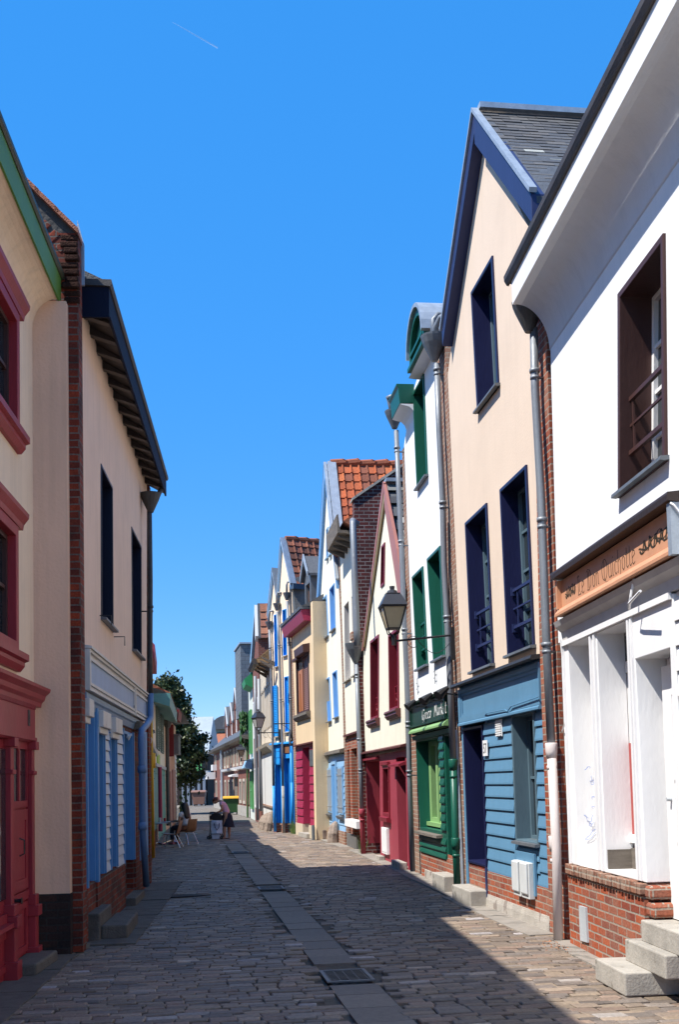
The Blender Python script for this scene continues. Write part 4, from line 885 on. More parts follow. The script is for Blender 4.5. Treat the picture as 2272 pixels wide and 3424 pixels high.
m = MB(); m.box(1.2, 2.25, -2.6, -.501, 6.78, 8.05); build('cheek', m, plain('dark slate', (.06,.065,.075,1), rough=.55, var=.2), DO)
m = MB(); m.prism([(1.08,8.0), (1.72,8.62), (2.38,8.0), (2.38,8.08), (1.72,8.74), (1.08,8.08)], -2.6, -.2); build('roof', m, SLATER, DO)
m = MB(); m.prism([(1.06,7.98), (1.72,8.60), (2.40,7.98), (2.40,8.12), (1.72,8.80), (1.06,8.12)], -.199, -.16); build('verge', m, ZINC, DO)
m = MB(); m.hprism([(.0, 6.5), (.0, 7.9), (-.05, 8.3), (-4, 9.6), (-4, 6.5)], -.2, .16); o = build('cement_gable', m, plain('grey cement', (.17,.165,.16,1), rough=.95, var=.35, scale=2, bump=.6), H)
SFN = MB(); SFN.prism([(.70,.38), (1.88,.38), (1.88,2.70), (3.05,2.70), (3.0,.38), (3.93,.38), (3.95,2.79), (.72,2.79)], -.2, .0); SFN = build('shopfront', SFN, CRIM, H)
m = MB(); sidings(SFN, CRIM, [(.70, 1.86, .36, 2.62), (3.06, 3.92, .36, 2.1)], h=.25, t=.03)
m = MB(); m.box(3.15, 3.9, .001, .02, 2.12, 2.6); build('pane', m, ZINCD, SFN)
m = MB(); m.box(1.8, 3.1, -.3, -.2, .3, 2.72); build('door', m, paint('deep crimson', (.19,.012,.03,1)), H)
m = MB(); m.hprism([(0, 2.79), (.1, 2.78), (.1, 2.82), (0, 2.85)], .66, 4.0); build('cornice', m, paint('red brown', (.10,.03,.026,1)), H)
m = MB(); m.box(.5, 1.86, -.2, .04, 0, .37); m.box(3.05, 4.1, -.2, .07, 0, .37); build_each('plinth', m, plaster('limestone', (.50,.42,.31,1)), H)
m = MB(); m.box(1.7, 3.2, -.3, .16, 0, .12); o = build('threshold', m, CONC, H)
m = MB(); m.prism([(.35,0), (.70,0), (.72,2.8), (.3,6.4), (.12,6.4), (.2,2.8)], -.3, .012); build('corner_strip', m, BRKO, H)
m = MB(); m.tube([(4.3,.16,0), (4.27,.16,.42)], [.05,.045], 8); o = build('bollard', m, ZINCD); o.location = F.w(0,0,0); o.rotation_euler = (0,0,F.rot); tag(o, 'thin grey iron post at the corner of the tan house', 'post')
# ================================================================ R8 twin gables, bright blue
F = F_R8
H = house(F, 'twin_gable_house', 'cream house with two narrow gables, bright blue louvred shutters and a bright blue shopfront', 'house')
def louvred(H, quad, mat, n0=.005, n1=.04, name='shutter'):
    q = flat_z(quad); m = MB(); i = inset(q, .04); m.ring(q, i, n0, n1)
    z = i[3][1]; u0, u1 = (i[0][0]+i[3][0])/2, (i[1][0]+i[2][0])/2
    while z < i[0][1]-.03: m.hprism([(n0, z), (n0+.006, z), (n1-.002, z-.0), (n1-.006, z+.03), (n0+.01, z+.045), (n0, z+.045)], u0, u1); z += .058
    m.box(u0, u1, n0, n1, (i[0][1]+i[3][1])/2-.03, (i[0][1]+i[3][1])/2+.03)
    return build(name, m, mat, H)
w = [rectq(.88, 1.13, 5.82, 7.38), rectq(.26, .46, 5.52, 7.3), rectq(.92, 1.2, 3.3, 5.14), rectq(.16, .44, 3.18, 4.86)]
holes = [window(H, x, BRIB, BRIB, d=.16, w=.035, cols=1, rows=1, sill=CONC, m_pane=paint('blue pane', (.02,.10,.32,1)) if i < 2 else None) for i, x in enumerate(w)]
louvred(H, inset(w[2], .03), BRIB, -.08, -.04); louvred(H, rectq(.22, .45, 3.2, 4.9), paint('bright blue sunlit side', (.03,.30,.72,1)) if False else BRIB, .03, .065)
m = MB(); m.box(.17, .20, .0, .10, 3.18, 4.9); build('shutter', m, BRIB, H)
A1, A2 = (.98,9.75), (.32,8.85)
wallpart(H, [(-.05,2.92), (1.72,2.92), (1.55,8.15), A1, (.62,7.75), A2, (-.05,7.35)], holes, LCREAM, depth=6, uL=-.05, uR=1.6, zt=7.6)
for (L_, A, R_, tl) in (((.60,7.75), A1, (1.6,8.1), 1), ((-.1,7.3), A2, (.60,7.7), 0)):
    barge(H, L_, A, R_, .14, .001, .08, LBLUE)
    m = MB(); m.prism([L_, (A[0], A[1]), (A[0], A[1]+.05), (L_[0]-.03, L_[1]+.05)], -.1, .1); m.prism([(A[0], A[1]), R_, (R_[0]+.05, R_[1]+.05), (A[0], A[1]+.05)], -.12, .1); build('verge_flashing', m, ZINC, H)
    gable_roof(H, (L_[0], L_[1]-.05), (A[0], A[1]-.04), (R_[0], R_[1]-.05), 0, 6, SLATER, th=.05)
m = MB(); tiles(m, (A1[0]+.01, A1[1]+.03), (1.66, 8.02), -.12, 6, .26, .26, [(.26,.095,.06), (.22,.08,.055), (.30,.11,.065), (.17,.07,.05)], thick=.035, roll=.04, var=.2, lichen=((.36,.3,.24), .05)); build('roof_tiles', m, TILE, H)
m = MB(); m.col = (.30,.11,.065,1)
for i in range(14): y = -.1-i*.42; m.tube([(A1[0], y, A1[1]+.03), (A1[0], y-.4, A1[1]+.05), (A1[0], y-.42, A1[1]+.09)], [.08,.09,.11], 8)
build('ridge_tile', m, TILE, H)
m = MB(); m.box(1.45, 1.75, -.6, .05, 7.95, 8.12); build('gutter_box', m, plain('blue zinc', (.05,.08,.12,1)), H)
SFN = MB(); SFN.prism([(-.1,.32), (.2,.32), (.2,2.25), (.50,2.25), (.50,.32), (.78,.32), (.78,2.45), (1.18,2.45), (1.18,.32), (1.5,.32), (1.5,2.93), (-.1,2.93)], -.14, .01); SFN = build('shopfront', SFN, BRIB, H)
m = MB(); m.box(.1, .55, -.2, -.141, .3, 2.4); m.box(.7, 1.3, -.2, -.141, .3, 2.6); build_each('door', m, paint('deep blue', (.01,.12,.38,1)), SFN)
sidings(SFN, BRIB, [(-.08, .19, .34, 2.2), (-.08, .76, 2.28, 2.9)], n=.01, h=.18, t=.012)
m = MB()
for u in (.80,.9,1.0,1.1): m.box(u, u+.035, -.139, -.09, .32, 2.44)
build_each('door_slat', m, BRIB, SFN)
m = MB(); m.box(.82, 1.2, .012, .035, 2.62, 2.86); build('panel', m, paint('rust panel', (.22,.10,.05,1)), SFN)
m = MB(); m.hprism([(0, 2.93), (.1, 2.92), (.1, 2.96), (0, 3.0)], -.1, 1.55); build('cornice', m, BRIB, SFN)
m = MB(); m.box(-.08, .19, -.1, .02, 0, .32); m.box(.52, .76, -.1, .02, 0, .32); m.box(1.2, 1.45, -.1, .02, 0, .32); build_each('plinth', m, BRK, H)
for spec, low, r in (([('e', (400,1710)), ('f', (420,0)), ('f', (445,850)), ('f', (455,1050)), ('f', (460,1500)), ('f', (470,2000))], (CONC, 4, 0), .045), ([('e', (505,1600)), ('f', (530,100)), ('f', (548,900)), ('f', (528,1010)), ('f', (545,1080)), ('f', (560,1960))], (BRIB, 4, 0), .045), ([('e', (318,1900)), ('f', (333,200)), ('f', (350,800)), ('f', (355,1060)), ('f', (362,1500)), ('f', (377,1980))], (BRIB, 4, 0), .045)):
    t = pp(F, .10, *spec); P = downpipe(H, t[:low[1]+1], r, GREYP, collars=(6.2, 4.4), hopper=(t[0][0], .11, t[0][2]+.28, .13, ZINCD))
    a, b = t[-2], t[-1]; m = MB(); zz = min(a[2], 1.65); m.tube([(a[0]+(b[0]-a[0])*(a[2]-zz)/(a[2]-b[2]), .1, zz), b], r*1.12, 10); m.tube([a, b], r*1.03, 10) if low[1] == 4 and a[2] > 1.65 else None; build('pipe_shoe', m, low[0], P, smooth=True)
    m = MB(); u, z = t[0][0], t[0][2]+.28; m.tube([(u+.15,.0,z+.33), (u+.03,.08,z+.36), (u,.11,z+.25), (u,.11,z-.05)], r*.8, 8); build('swan_neck', m, GREYP, P, smooth=True)
# ================================================================ R9 timber house with deep eaves
F = F_R9
H = house(F, 'timber_house', 'old limewashed timber house with deep wooden eaves and white boarded ground floor', 'house')
EN = .5; gz = F.q('f', (138,305), (255,20), (325,0), n=EN); zg = (gz[0][1]+gz[1][1])/2; u0_, u1_ = gz[0][0], min(6.9, gz[2][0])
wallpart(H, [(.9,2.95), (7.0,2.95), (6.9,zg+.3), (.6,zg+.3)], [], BEIGEW, depth=6, zt=zg)
m = MB(); m.hprism([(.0, zg-.05), (EN, zg-.02), (EN+.02, zg+.06), (0, zg+.5)], u0_, u1_); build('eaves', m, paint('ochre boards', (.33,.20,.09,1), stretch=(4,1,1)), H)
m = MB(); m.hprism([(EN-.04, zg-.06), (EN+.10, zg-.08), (EN+.16, zg+.02), (EN+.14, zg+.12), (EN-.02, zg+.10)], u0_-.1, u1_); build('gutter', m, plain('brown zinc', (.06,.05,.045,1), rough=.6), H)
m = MB(); m.hprism([(EN, zg+.1), (-2.8, zg+2.2), (-5.8, zg), (-5.8, zg-.1)], u0_, 6.9); build('roof', m, SLATER, H)
m = MB()
for k in range(5): u = u0_+.3+k*1.0; m.hprism([(0, zg-.35), (EN-.08, zg-.07), (EN-.08, zg-.02), (0, zg-.2)], u, u+.09)
build_each('bracket', m, OLDW, H)
m = MB()
for k in range(7): u = 1.5+k*.75; m.box(u, u+.42, .002, .04, 3.62, 5.05); m.box(u-.02, u+.44, .002, .07, 5.06, 5.13)
build_each('shutter', m, paint('cream shutter', (.55,.48,.38,1), streak=.4), H)
m = MB(); m.hprism([(0, 2.72), (.05, 2.74), (.22, 2.9), (.26, 3.0), (0, 3.06)], .7, 6.9); build('jetty', m, BEIGEW, H)
m = MB(); m.prism([(1.1,.28), (6.9,.28), (6.85,2.72), (1.1,2.72)], -.3, -.002); build('ground_floor', m, paint('white boards', (.70,.69,.66,1), streak=.3), H)
m = MB()
for k in range(9): u = 1.3+k*.62; m.box(u, u+.5, .0, .028, .85, 2.68)
build_each('board', m, paint('white boards', (.70,.69,.66,1)), H)
m = MB(); m.hprism([(0, .78), (.06, .80), (.06, .85), (0, .87)], 1.2, 6.8); build('sill', m, BRKO, H)
for k in range(4):
    m = MB(); r = random.uniform(.12,.16); m.tube([(0,.2,0), (.06,.16,.25), (.0,.08,.5), (-.05,.0,.62)], [r,r*.85,r*.6,r*.2], 8)
    o = build('guard_stone', m, plain('sandstone', (.26,.2,.16,1))); o.location = F.w(2.6+k*1.25, 0, 0); o.rotation_euler = (0,0,F.rot+random.uniform(-.3,.3)); o.scale = (1,1,.8+.1*k); tag(o, 'rough leaning guard stones in a row below the white boarded timber house', 'guard stone', 'leaning stones below the timber house')
t = pp(F, .12, ('e', (300,2038)), ('f', (205,300)), ('f', (222,1000)), ('f', (232,1800))) if False else None
# ================================================================ R10 tiled gable beyond
F = F_R10
H = house(F, 'gabled_house', 'far narrow gabled house with a rust tiled roof and a bare timber dormer', 'house')
A = F.q('e', (165,1640), n=.1)[0]; aw = A
m = MB(); m.prism([(5.2,0), (9.6,0), (9.6,7.6), (aw[0],aw[1]-.15), (5.0,6.6)], -6, 0); build('wall', m, BRKF, H)
m = MB(); m.prism([(aw[0]+.02,aw[1]), (aw[0]+.02,aw[1]-.5), (9.45,7.4), (9.7,7.6)], .001, .12); build('bargeboard', m, WHITEP, H)
m = MB(); m.prism([(4.9,6.9), (aw[0],aw[1]), (aw[0],aw[1]-.3), (4.9,6.5)], .001, .12); build('bargeboard', m, LBLUE, H)
gable_roof(H, (4.8,6.6), aw, (9.7,7.5), 0, 6, SLATER, th=.05)
m = MB(); tiles(m, (aw[0], aw[1]+.05), (9.75, 7.5), -.1, 6.2, .32, .32, [(.36,.14,.09), (.30,.11,.07), (.40,.17,.10), (.26,.11,.08)], thick=.05, roll=.05, var=.2); build('roof_tiles', m, TILE, H)
DO = MB(); DO.box(7.0, 8.2, -2.2, -.6, 7.4, 8.85); DO = build('dormer', DO, OLDW, H)
m = MB(); m.prism([(6.9,8.9), (8.4,8.5), (8.4,8.62), (6.9,9.02)], -2.4, -.4); build('roof', m, plain('lichen tiles', (.33,.2,.09,1), spots=((.5,.25,.02,1), 3, .55)), DO)
m = MB()
for k in range(7): m.box(7.05+.16*k, 7.13+.16*k, -.599, -.55, 7.45, 8.6)
build('louvre', m, OLDW, DO)
for (u, mat) in ((5.6, WHITEP), (7.2, DRED), (8.6, WHITEP)):
    window(H, rectq(u, u+.6, 3.6, 5.2), mat, mat, d=.1, w=.08, proud=.04); window(H, rectq(u, u+.7, .6, 2.3), mat, mat, d=.1, w=.08, proud=.04)
t = pp(F, .2, ('t', (745,260)), ('t', (755,1000)), ('t', (770,1900)), ('t', (785,2330))); downpipe(H, t, .06, GREYP)
t = pp(F, .2, ('t', (800,300)), ('t', (815,1400)), ('t', (835,2200))); downpipe(H, t, .07, GREYP)
# R11 low green trimmed house and slate hung block above it
H = house(F, 'green_trim_house', 'distant narrow rendered house with green shutters and a green gutter canopy', 'house')
m = MB(); m.prism([(1.2,0), (5.0,0), (5.0,6.1), (1.2,6.1)], -5, 0); build('wall', m, plaster('grey green', rgb(196,200,190)), H)
LEAFG = paint('leaf green', (.09,.30,.10,1))
louvred(H, rectq(2.6, 4.2, 3.0, 5.0), LEAFG, .01, .1); louvred(H, rectq(2.6, 4.4, .5, 2.2), LEAFG, .01, .1)
m = MB(); m.hprism([(0, 5.9), (.32, 6.05), (.38, 6.3), (0, 6.6)], 2.6, 5.1); build('canopy', m, paint('emerald', (.03,.26,.10,1)), H)
m = MB(); m.hprism([(0, 2.3), (.45, 2.35), (.3, 2.7), (0, 2.8)], 2.6, 4.6); build('awning', m, LBLUE, H)
F = F_R12
H = house(F, 'slate_hung_house', 'tall block clad in plain grey slates rising behind the far brick row', 'building')
x0 = F.a[0]
m = MB(); m.box(21.0, 24.2, -9, .22, 5.0, 8.62); build('wall', m, brick('slate cladding', (.16,.18,.205,1), (.13,.15,.175,1), (.15,.17,.19,1), (.09,.10,.12,1), bw=.35, rh=.2, ms=.012, grime=.2), H)
m = MB(); m.box(20.9, 24.3, -9, .28, 8.62, 8.7); build('coping', m, ZINC, H)
m = MB(); m.box(21.2, 24.0, -8.9, -.4, 3.96, 5.0); build('bay_base', m, SLATER, H)
F = F_R10
m = MB()
random.seed(3)
for i in range(520):
    u = random.uniform(-.3, .8); n = random.uniform(-.4, .4); z = 3.5+random.random()**.7*1.6; s = random.uniform(.06,.16); a = random.uniform(0, 6.3); d = random.uniform(-.4, .4)
    m.add([(u-s*math.cos(a), n-s*math.sin(a)*.5, z-s*d), (u+s*.3, n, z-s), (u+s*math.cos(a), n+s*math.sin(a)*.5, z+s*d), (u-s*.3, n, z+s)], [[0,1,2,3]])
m.tube([(.2,.1,0), (.2,.05,3.6)], .05, 6)
o = build('climbing_plant', m, plain('creeper green', (.035,.10,.02,1), rough=.6, var=.4)); o.location = F.w(0,0,0); o.rotation_euler = (0,0,F.rot); tag(o, 'green climbing plant hanging below the grey slate clad block', 'plant')
# ================================================================ R12 brick row
F = F_R12
H = house(F, 'brick_row_house', 'long two storey rose brick house with slate roof and three dormers at the street bend', 'house')
holes = []
up = [(1.7,2.9)]+[(6.2,7.4), (7.7,8.9)]+[(9.9+i*2.15, 9.9+i*2.15+1.15) for i in range(7)]
dn = [(2.0,3.3), (6.3,7.5)]+[(10.1,11.2), (12.8,14.), (15.3,16.5)]+[(20.0,21.2), (22.0,23.2), (24.0,25.0)]
for a, b in up: holes.append(window(H, rectq(a, b, 2.62, 3.66), plaster('stone trim', (.42,.37,.30,1)), BROWN, d=.15, w=.14, proud=.04, cols=2, rows=2, sw=.06))
for a, b in dn: holes.append(window(H, rectq(a, b, .62, 1.9), plaster('stone trim', (.42,.37,.30,1)), BROWN, d=.15, w=.14, proud=.04, cols=2, rows=2, sw=.06))
wallpart(H, [(.1,.0), (25.6,.0), (25.6,3.95), (.1,3.95)], holes, BRKF, depth=7, zt=3.9)
m = MB(); m.box(.1, 25.6, .001, .06, 0, .52); build('plinth', m, CONC, H)
m = MB(); m.hprism([(0, 2.38), (.16, 2.42), (.2, 2.55), (0, 2.58)], 9.4, 25.4); build('string_course', m, WHITEP, H)
m = MB(); m.hprism([(.0, 3.78), (.35, 3.84), (.42, 3.98), (.0, 4.02)], -.3, 25.8); build('gutter', m, OLDW, H)
m = MB(); m.hprism([(.36, 4.0), (-2.7, 6.6), (-6.5, 3.95)], -.1, 25.7); build('roof', m, SLATER, H)
m = MB(); m.box(17.2, 18.9, -.05, .02, .1, 2.0); DR = build('door', m, OLDW, H)
m = MB(); m.hprism([(0, 2.02), (.35, 2.05), (.35, 2.14), (0, 2.2)], 16.8, 19.2); build('door_hood', m, WHITEP, DR)
for px, lab in (((455,780), 0), ((390,900), 1), ((320,960), 2)):
    n = -.45; u = F.at(*zp('t', (px[0]+10, px[1])), n)[0]
    top = F.at(*zp('t', ((440,475), (380,685), (315,742))[lab]), n)[1]
    DO = MB(); wv = 1.0; b = 4.5; DO.prism([(u-wv, b), (u+wv, b), (u+wv, top-1.05), (u, top-.1), (u-wv, top-1.05)], -2.4, n, [rectq(u-.62, u+.62, b+.2, top-1.15)]); DO = build('dormer', DO, BRKF, H)
    m = MB(); m.box(u-.62, u+.62, n-.2, n-.15, b+.2, top-1.15); build('pane', m, LGREY, DO)
    m = MB(); m.ring(rectq(u-.62, u+.62, b+.2, top-1.15), rectq(u-.5, u+.5, b+.3, top-1.25), n-.14, n-.06); m.box(u-.05, u+.05, n-.14, n-.03, b+.3, top-1.25); build('sash', m, WHITEP, DO)
    m = MB(); m.prism([(u-wv-.2, top-1.2), (u, top-.02), (u+wv+.2, top-1.2), (u+wv+.2, top-1.02), (u, top+.16), (u-wv-.2, top-1.02)], -2.6, n-.0); build('roof', m, SLATER, DO)
    m = MB(); m.prism([(u-wv-.25, top-1.2), (u, top), (u+wv+.25, top-1.2), (u+wv+.25, top-1.08), (u, top+.12), (u-wv-.25, top-1.08)], n+.001, n+.08); build('verge', m, LGREY, DO)
m = MB(); m.tube([(8.9+.3,.12,3.8), (9.2,.12,1.6), (9.2,.12,0)], .09, 8); build('downpipe', m, ZINC, H)
m = MB(); m.box(-.2, 1.4, .0, .6, 2.02, 2.5); build('bay', m, WHITEP, H)
m = MB(); m.hprism([(0,2.6),(.3,2.6),(.3,3.0),(0,3.0)], 1.6, 3.0); build('balcony_panel', m, WHITEP, H)
# ================================================================ end of the street
def bx(name, x0, x1, y0, y1, z0, z1, mat, par): m = MB(); m.box(x0, x1, -y1, -y0, z0, z1); return build(name, m, mat, par)
E_ = empty('slate_roof_house', (0,0,0), 0, 'pale slate roofed house closing the far end of the street behind the tree', 'house')
ex = -10.75; x1 = -16.5
zA = CH+(2612.5-2386)/FPX*92; zE = CH+(2612.5-2505)/FPX*88
bx('wall', x1, ex-.25, 88.3, 96, 0, zE, plaster('dim render', (.12,.10,.085,1)), E_)
m = MB(); m.hprism([(-88, zE-.1), (-92, zA), (-96.5, zE), (-96.5, zE-.3)], x1, ex); build('roof', m, plain('pale slate', (.30,.34,.37,1), rough=.5, var=.12, scale=3), E_)
m = MB(); m.hprism([(-88.2, zE-.1), (-92, zA-.2), (-96, zE), (-96,0), (-88.2,0)], ex-.24, ex-.12); build('gable', m, plaster('shaded gable', (.05,.04,.032,1)), E_)  # shade of this end is put into its colour, darker than the wall
m = MB(); m.tube([(-13.2,-92,zA-.2), (-13.2,-92,zA+1.9)], [.05,.02], 6); build('finial', m, IRON, E_)
m = MB(); m.box(-13.0, -11.3, -88.25, -87.9, 2.6, 3.9); build('balcony', m, paint('leaf green', (.09,.30,.10,1)), E_)
for i in range(5): bx('column', -12.75+i*.42, -12.55+i*.42, 86.6, 86.9, 0, 2.45, paint('porch blue', (.22,.26,.31,1)), E_)
bx('porch_beam', -13.2, -10.6, 86.5, 88.2, 2.45, 2.75, LGREY, E_); bx('porch_shade', -15, -12.8, 87.7, 88.29, 0, 2.4, plain('shade dark', (.03,.02,.018,1)), E_)  # the dark slab stands in for the shade inside the porch
E_ = empty('domed_house', (0,0,0), 0, 'far house with a dark rounded roof and an orange tiled lean-to', 'house')
bx('wall', -12.6, -9.9, 104, 110, 0, 6.9, plaster('pale green render', (.25,.3,.24,1)), E_)
m = MB(); m.prism([(-12.4,6.9), (-9.6,6.9)]+[(-11.0+1.4*math.cos(math.pi*i/10), 6.9+1.3*math.sin(math.pi*i/10)) for i in range(1, 10)], -110, -103.6); build('roof', m, SLATER, E_)
m = MB(); m.hprism([(-101, 5.2), (-104, 6.6), (-104, 5.2)], -11.8, -9.4); build('lean_to_roof', m, plain('tile roof', (.30,.10,.05,1)), E_)
E_ = empty('slate_roof_building', (0,0,0), 0, 'distant dark slate roof peeping between the domed house and brick dormers', 'building')
bx('wall', -11.0, -4, 118, 126, 0, 7.2, plaster('dim render', rgb(150,140,128)), E_)
m = MB(); m.hprism([(-117.6, 7.2), (-122, 9.6), (-126.5, 7.2)], -11.0, -3.8); build('roof', m, SLATER, E_)
E_ = empty('board_fence', (0,0,0), 0, 'grey horizontal board fence at the far end behind the street tree', 'fence')
m = MB()
for i in range(7): m.box(-19, -12.9, -82.1, -82-random.uniform(0,.02), .05+i*.3, .33+i*.3)
build('board', m, paint('grey boards', (.20,.22,.25,1)), E_)
for x in (-12.75, -13.7): bx('post', x-.12, x+.12, 81.6, 81.9, 0, 3.3, paint('porch blue', (.22,.26,.31,1)), E_)
def wheelie(x, y, s, m1, m2, name, lab, cat='bin', rz=0):
    E_ = empty(name, (x, y, 0), rz, lab, cat)
    m = MB(); m.add([(a*s*.5*k, b*s*.5*k, z*s) for z, k in ((.12,.82), (1.0,1.0)) for a, b in ((-1,-.8), (1,-.8), (1,.8), (-1,.8))], [[0,1,2,3],[4,5,6,7],[0,1,5,4],[1,2,6,5],[2,3,7,6],[3,0,4,7]]); build('body', m, m1, E_, bevel=.02*s)
    m = MB(); m.hprism([(-.45*s, 1.0*s), (.47*s, 1.0*s), (.46*s, 1.06*s), (.2*s, 1.16*s), (-.45*s, 1.1*s)], -.54*s, .54*s); build('lid', m, m2, E_)
    for u in (-.4, .4):
        m = MB(); m.tube([(u*s-.03*s,-.35*s,.1*s), (u*s+.03*s,-.35*s,.1*s)], .1*s, 10); build('wheel', m, IRON, E_)
x, y = ground(*zp('r', (1240,775))); wheelie(x, y, .86, paint('bin green', (.02,.07,.02,1)), paint('bin yellow', (.55,.31,.03,1)), 'waste_container', 'green wheeled waste container with a yellow lid beside the brick row', 'waste container')
x, y = ground(*zp('r', (745,650))); wheelie(x, y, 1.05, paint('bin brown', (.22,.12,.09,1)), paint('bin brown', (.22,.12,.09,1)), 'waste_bin', 'brown waste bin in the shade of the far porch', 'bin')
x, y = ground(*zp('r', (430,825))); m = MB(); m.tube([(0,0,0), (0,0,.5), (0,0,.62)], [.22,.25,.2], 10); o = build('planter', m, CONC); o.location = (x, y, 0); tag(o, 'grey concrete planter pot behind the seated woman', 'planter')
# tree
def tree(x, y, h, r):
    T = empty('street_tree', (x, y, 0), 0, 'dark green leafy street tree behind the left hand houses', 'tree')
    m = MB(); m.tube([(0,0,0), (.05,.03,1.2), (.0,-.05,2.6), (.1,.0,h*.75)], [.2,.15,.12,.03], 8)
    rng = random.Random(11)
    tips = []
    for i in range(46):
        z = 1.5+(h-2)*(i/46)**.9; a = i*2.4; rr = r*min(1, .55+z*.2)*(1-((z-1.2)/(h-.9))**1.5)*rng.uniform(.75,1.12)+.12
        p = (rr*math.cos(a), rr*math.sin(a), z+rr*.42); tips.append((p, rr, z)); m.tube([(0,0,z*.95), (p[0]*.5, p[1]*.5, z+rr*.15), p], [.05,.03,.008], 5)
    build('trunk', m, plain('bark', (.09,.07,.05,1), rough=1, var=.3, bump=.8), T)
    m = MB(); g = [(.045,.068,.018), (.03,.055,.015), (.065,.085,.025), (.024,.042,.014), (.10,.115,.045)]
    for p, rr, z in tips:
        for k in range(int(190+190*rr)):
            t = rng.uniform(.3, 1.06); c = (p[0]*t, p[1]*t, z+(p[2]-z)*t); sp = .26*(1.25-t)+.10
            c = tuple(v+rng.gauss(0, sp) for v in c); s = rng.uniform(.08,.16); a, b = rng.uniform(0, 6.3), rng.uniform(-1.2, 1.2)
            dx = Vector((math.cos(a)*math.cos(b), math.sin(a)*math.cos(b), math.sin(b)))*s; up = Vector((rng.gauss(0,1), rng.gauss(0,1), rng.gauss(0,1))); dy = dx.cross(up).normalized()*s*.55
            cc = g[rng.randrange(5)]; kf = rng.uniform(.7, 1.3); m.col = tuple(v*kf for v in cc)+(1,); c = Vector(c)
            m.add([tuple(c-dx), tuple(c+dy-dx*.1), tuple(c+dx), tuple(c-dy-dx*.1)], [[0,1,2,3]])
    build('crown', m, perface('leaves', rough=.5, bump=0, spec=.4, dark=.8), T)
tree(-9.85, 61.5, 7.9, 2.3)
# ================================================================ LEFT: L1 cream house, red shop
F = F_L1
H = house(F, 'cream_house', 'cream house at the left edge with dark red windows and a dark red panelled shopfront', 'house')
CU = 1.05   # where the facade meets the return wall
PREF = LCREAM
def redwin(u0, u1, z0, z1):
    q = rectq(u0, u1, z0, z1)
    hole = window(H, q, REDL, BROWN, d=.07, w=.10, proud=.06, cols=2, rows=2)
    W_ = [c for c in H.children if c.name.startswith('window')][-1]
    m = MB(); m.hprism([(.0, z1+.001), (.07, z1+.001), (.08, z1+.05), (.125, z1+.11), (.13, z1+.15), (0, z1+.19)], u0-.06, u1+.14); build('cornice', m, REDL, W_)
    m = MB(); m.hprism([(.0, z0-.001), (.12, z0-.001), (.12, z0-.06), (.08, z0-.075), (.08, z0-.11), (.04, z0-.16), (0, z0-.16)], u0-.05, u1+.15); build('sill', m, REDL, W_)
    m = MB(); m.box(u0+.2, u0+.5, -.057, -.0565, z0+.2, z1-.18); build('curtain', m, paint('curtain', (.14,.13,.125,1), stretch=(8,1,.2), var=.5), W_)
    return hole
hs = [redwin(-.95, .20, 5.0, 6.14), redwin(-.95, .12, 2.90, 4.08)]
hs += [redwin(-3.6, -2.5, 5.0, 6.14), redwin(-3.6, -2.5, 2.90, 4.08)]
m = MB(); m.prism([(-2.2,0), (CU+.1,0), (CU+.1,6.95), (-2.2,6.95)], -.3, 0, [h for h in hs if h[0][0] > -2.1]); build('wall', m, LCREAM, H)
m = MB(); m.prism([(-6.5,0), (-2.2,0), (-2.2,6.95), (-6.5,6.95)], -.3, 0, [h for h in hs if h[0][0] < -2.1]); m.box(-6.5, -6.3, -6, -.3, 0, 6.9); m.box(-6.3, 1.0, -6, -5.8, 0, 6.9); build('wall', m, LCREAM, H)
# eaves
m = MB(); m.hprism([(0, 6.36)]+[(.255*(1-math.cos(math.pi/2*i/8)), 6.36+.33*math.sin(math.pi/2*i/8)) for i in range(1, 9)]+[(.255, 6.8), (0, 6.8)], -6.5, CU-.001); build('eaves', m, LCREAM, H)
m = MB(); m.hprism([(.256, 6.68), (.275, 6.68), (.28, 6.95), (.256, 6.95)], -6.5, CU+.10); build('fascia', m, paint('leaf green board', (.10,.21,.03,1), spots=((.02,.04,.015,1), 14, .7)), H)
m = MB(); m.hprism([(.2, 6.955), (.29, 6.945), (.31, 6.97), (.31, 7.01), (.2, 7.02)], -6.5, CU+.12); build('gutter', m, paint('gutter green', (.05,.055,.03,1)), H)
m = MB(); m.hprism([(.2, 7.03), (-3.0, 9.0), (-6, 7.0)], -6.4, CU); build('roof', m, SLATER, H)
# red shopfront
m = MB(); m.box(-6.4, .66, .001, .09, 2.14, 2.50); SFR = build('shop_fascia', m, REDL, H)
m = MB(); m.hprism([(.0, 2.45), (.095, 2.45), (.10, 2.49), (.13, 2.52), (.14, 2.56), (.185, 2.60), (.19, 2.63), (0, 2.68)], -6.4, .93)
m.hprism([(.0, 2.139), (.105, 2.139), (.105, 2.11), (.08, 2.09), (0, 2.09)], -6.4, .68)
u = -3.
while u < .62: m.box(u, u+.02, .101, .13, 2.66, 2.70) if False else m.box(u, u+.018, .0901, .105, 2.41, 2.45); u += .038
build('cornice', m, REDL, SFR)
m = MB(); m.box(.33, .42, .0901, .096, 2.24, 2.39); NP = build('house_number_plate', m, plain('tarnished plate', (.05,.035,.035,1)), SFR); text_mesh('numeral', '4', NP, (.375, .097, 2.27), .12, IRON, .8)
def pil(u0, u1):
    m = MB()
    m.box(u0, u1, .001, .09, .62, 2.1); m.box(u0-.02, u1+.02, .001, .12, .55, .65); m.box(u0-.03, u1+.03, .001, .15, .45, .55); m.box(u0-.01, u1+.01, .001, .12, .0, .45); m.box(u0-.03, u1+.03, .001, .15, .0, .16)
    m.box(u0-.015, u1+.015, .001, .13, 2.02, 2.1); m.box(u0-.01, u1+.01, .001, .11, 1.78, 1.82); build('pilaster', m, REDL, SFR, bevel=.006)
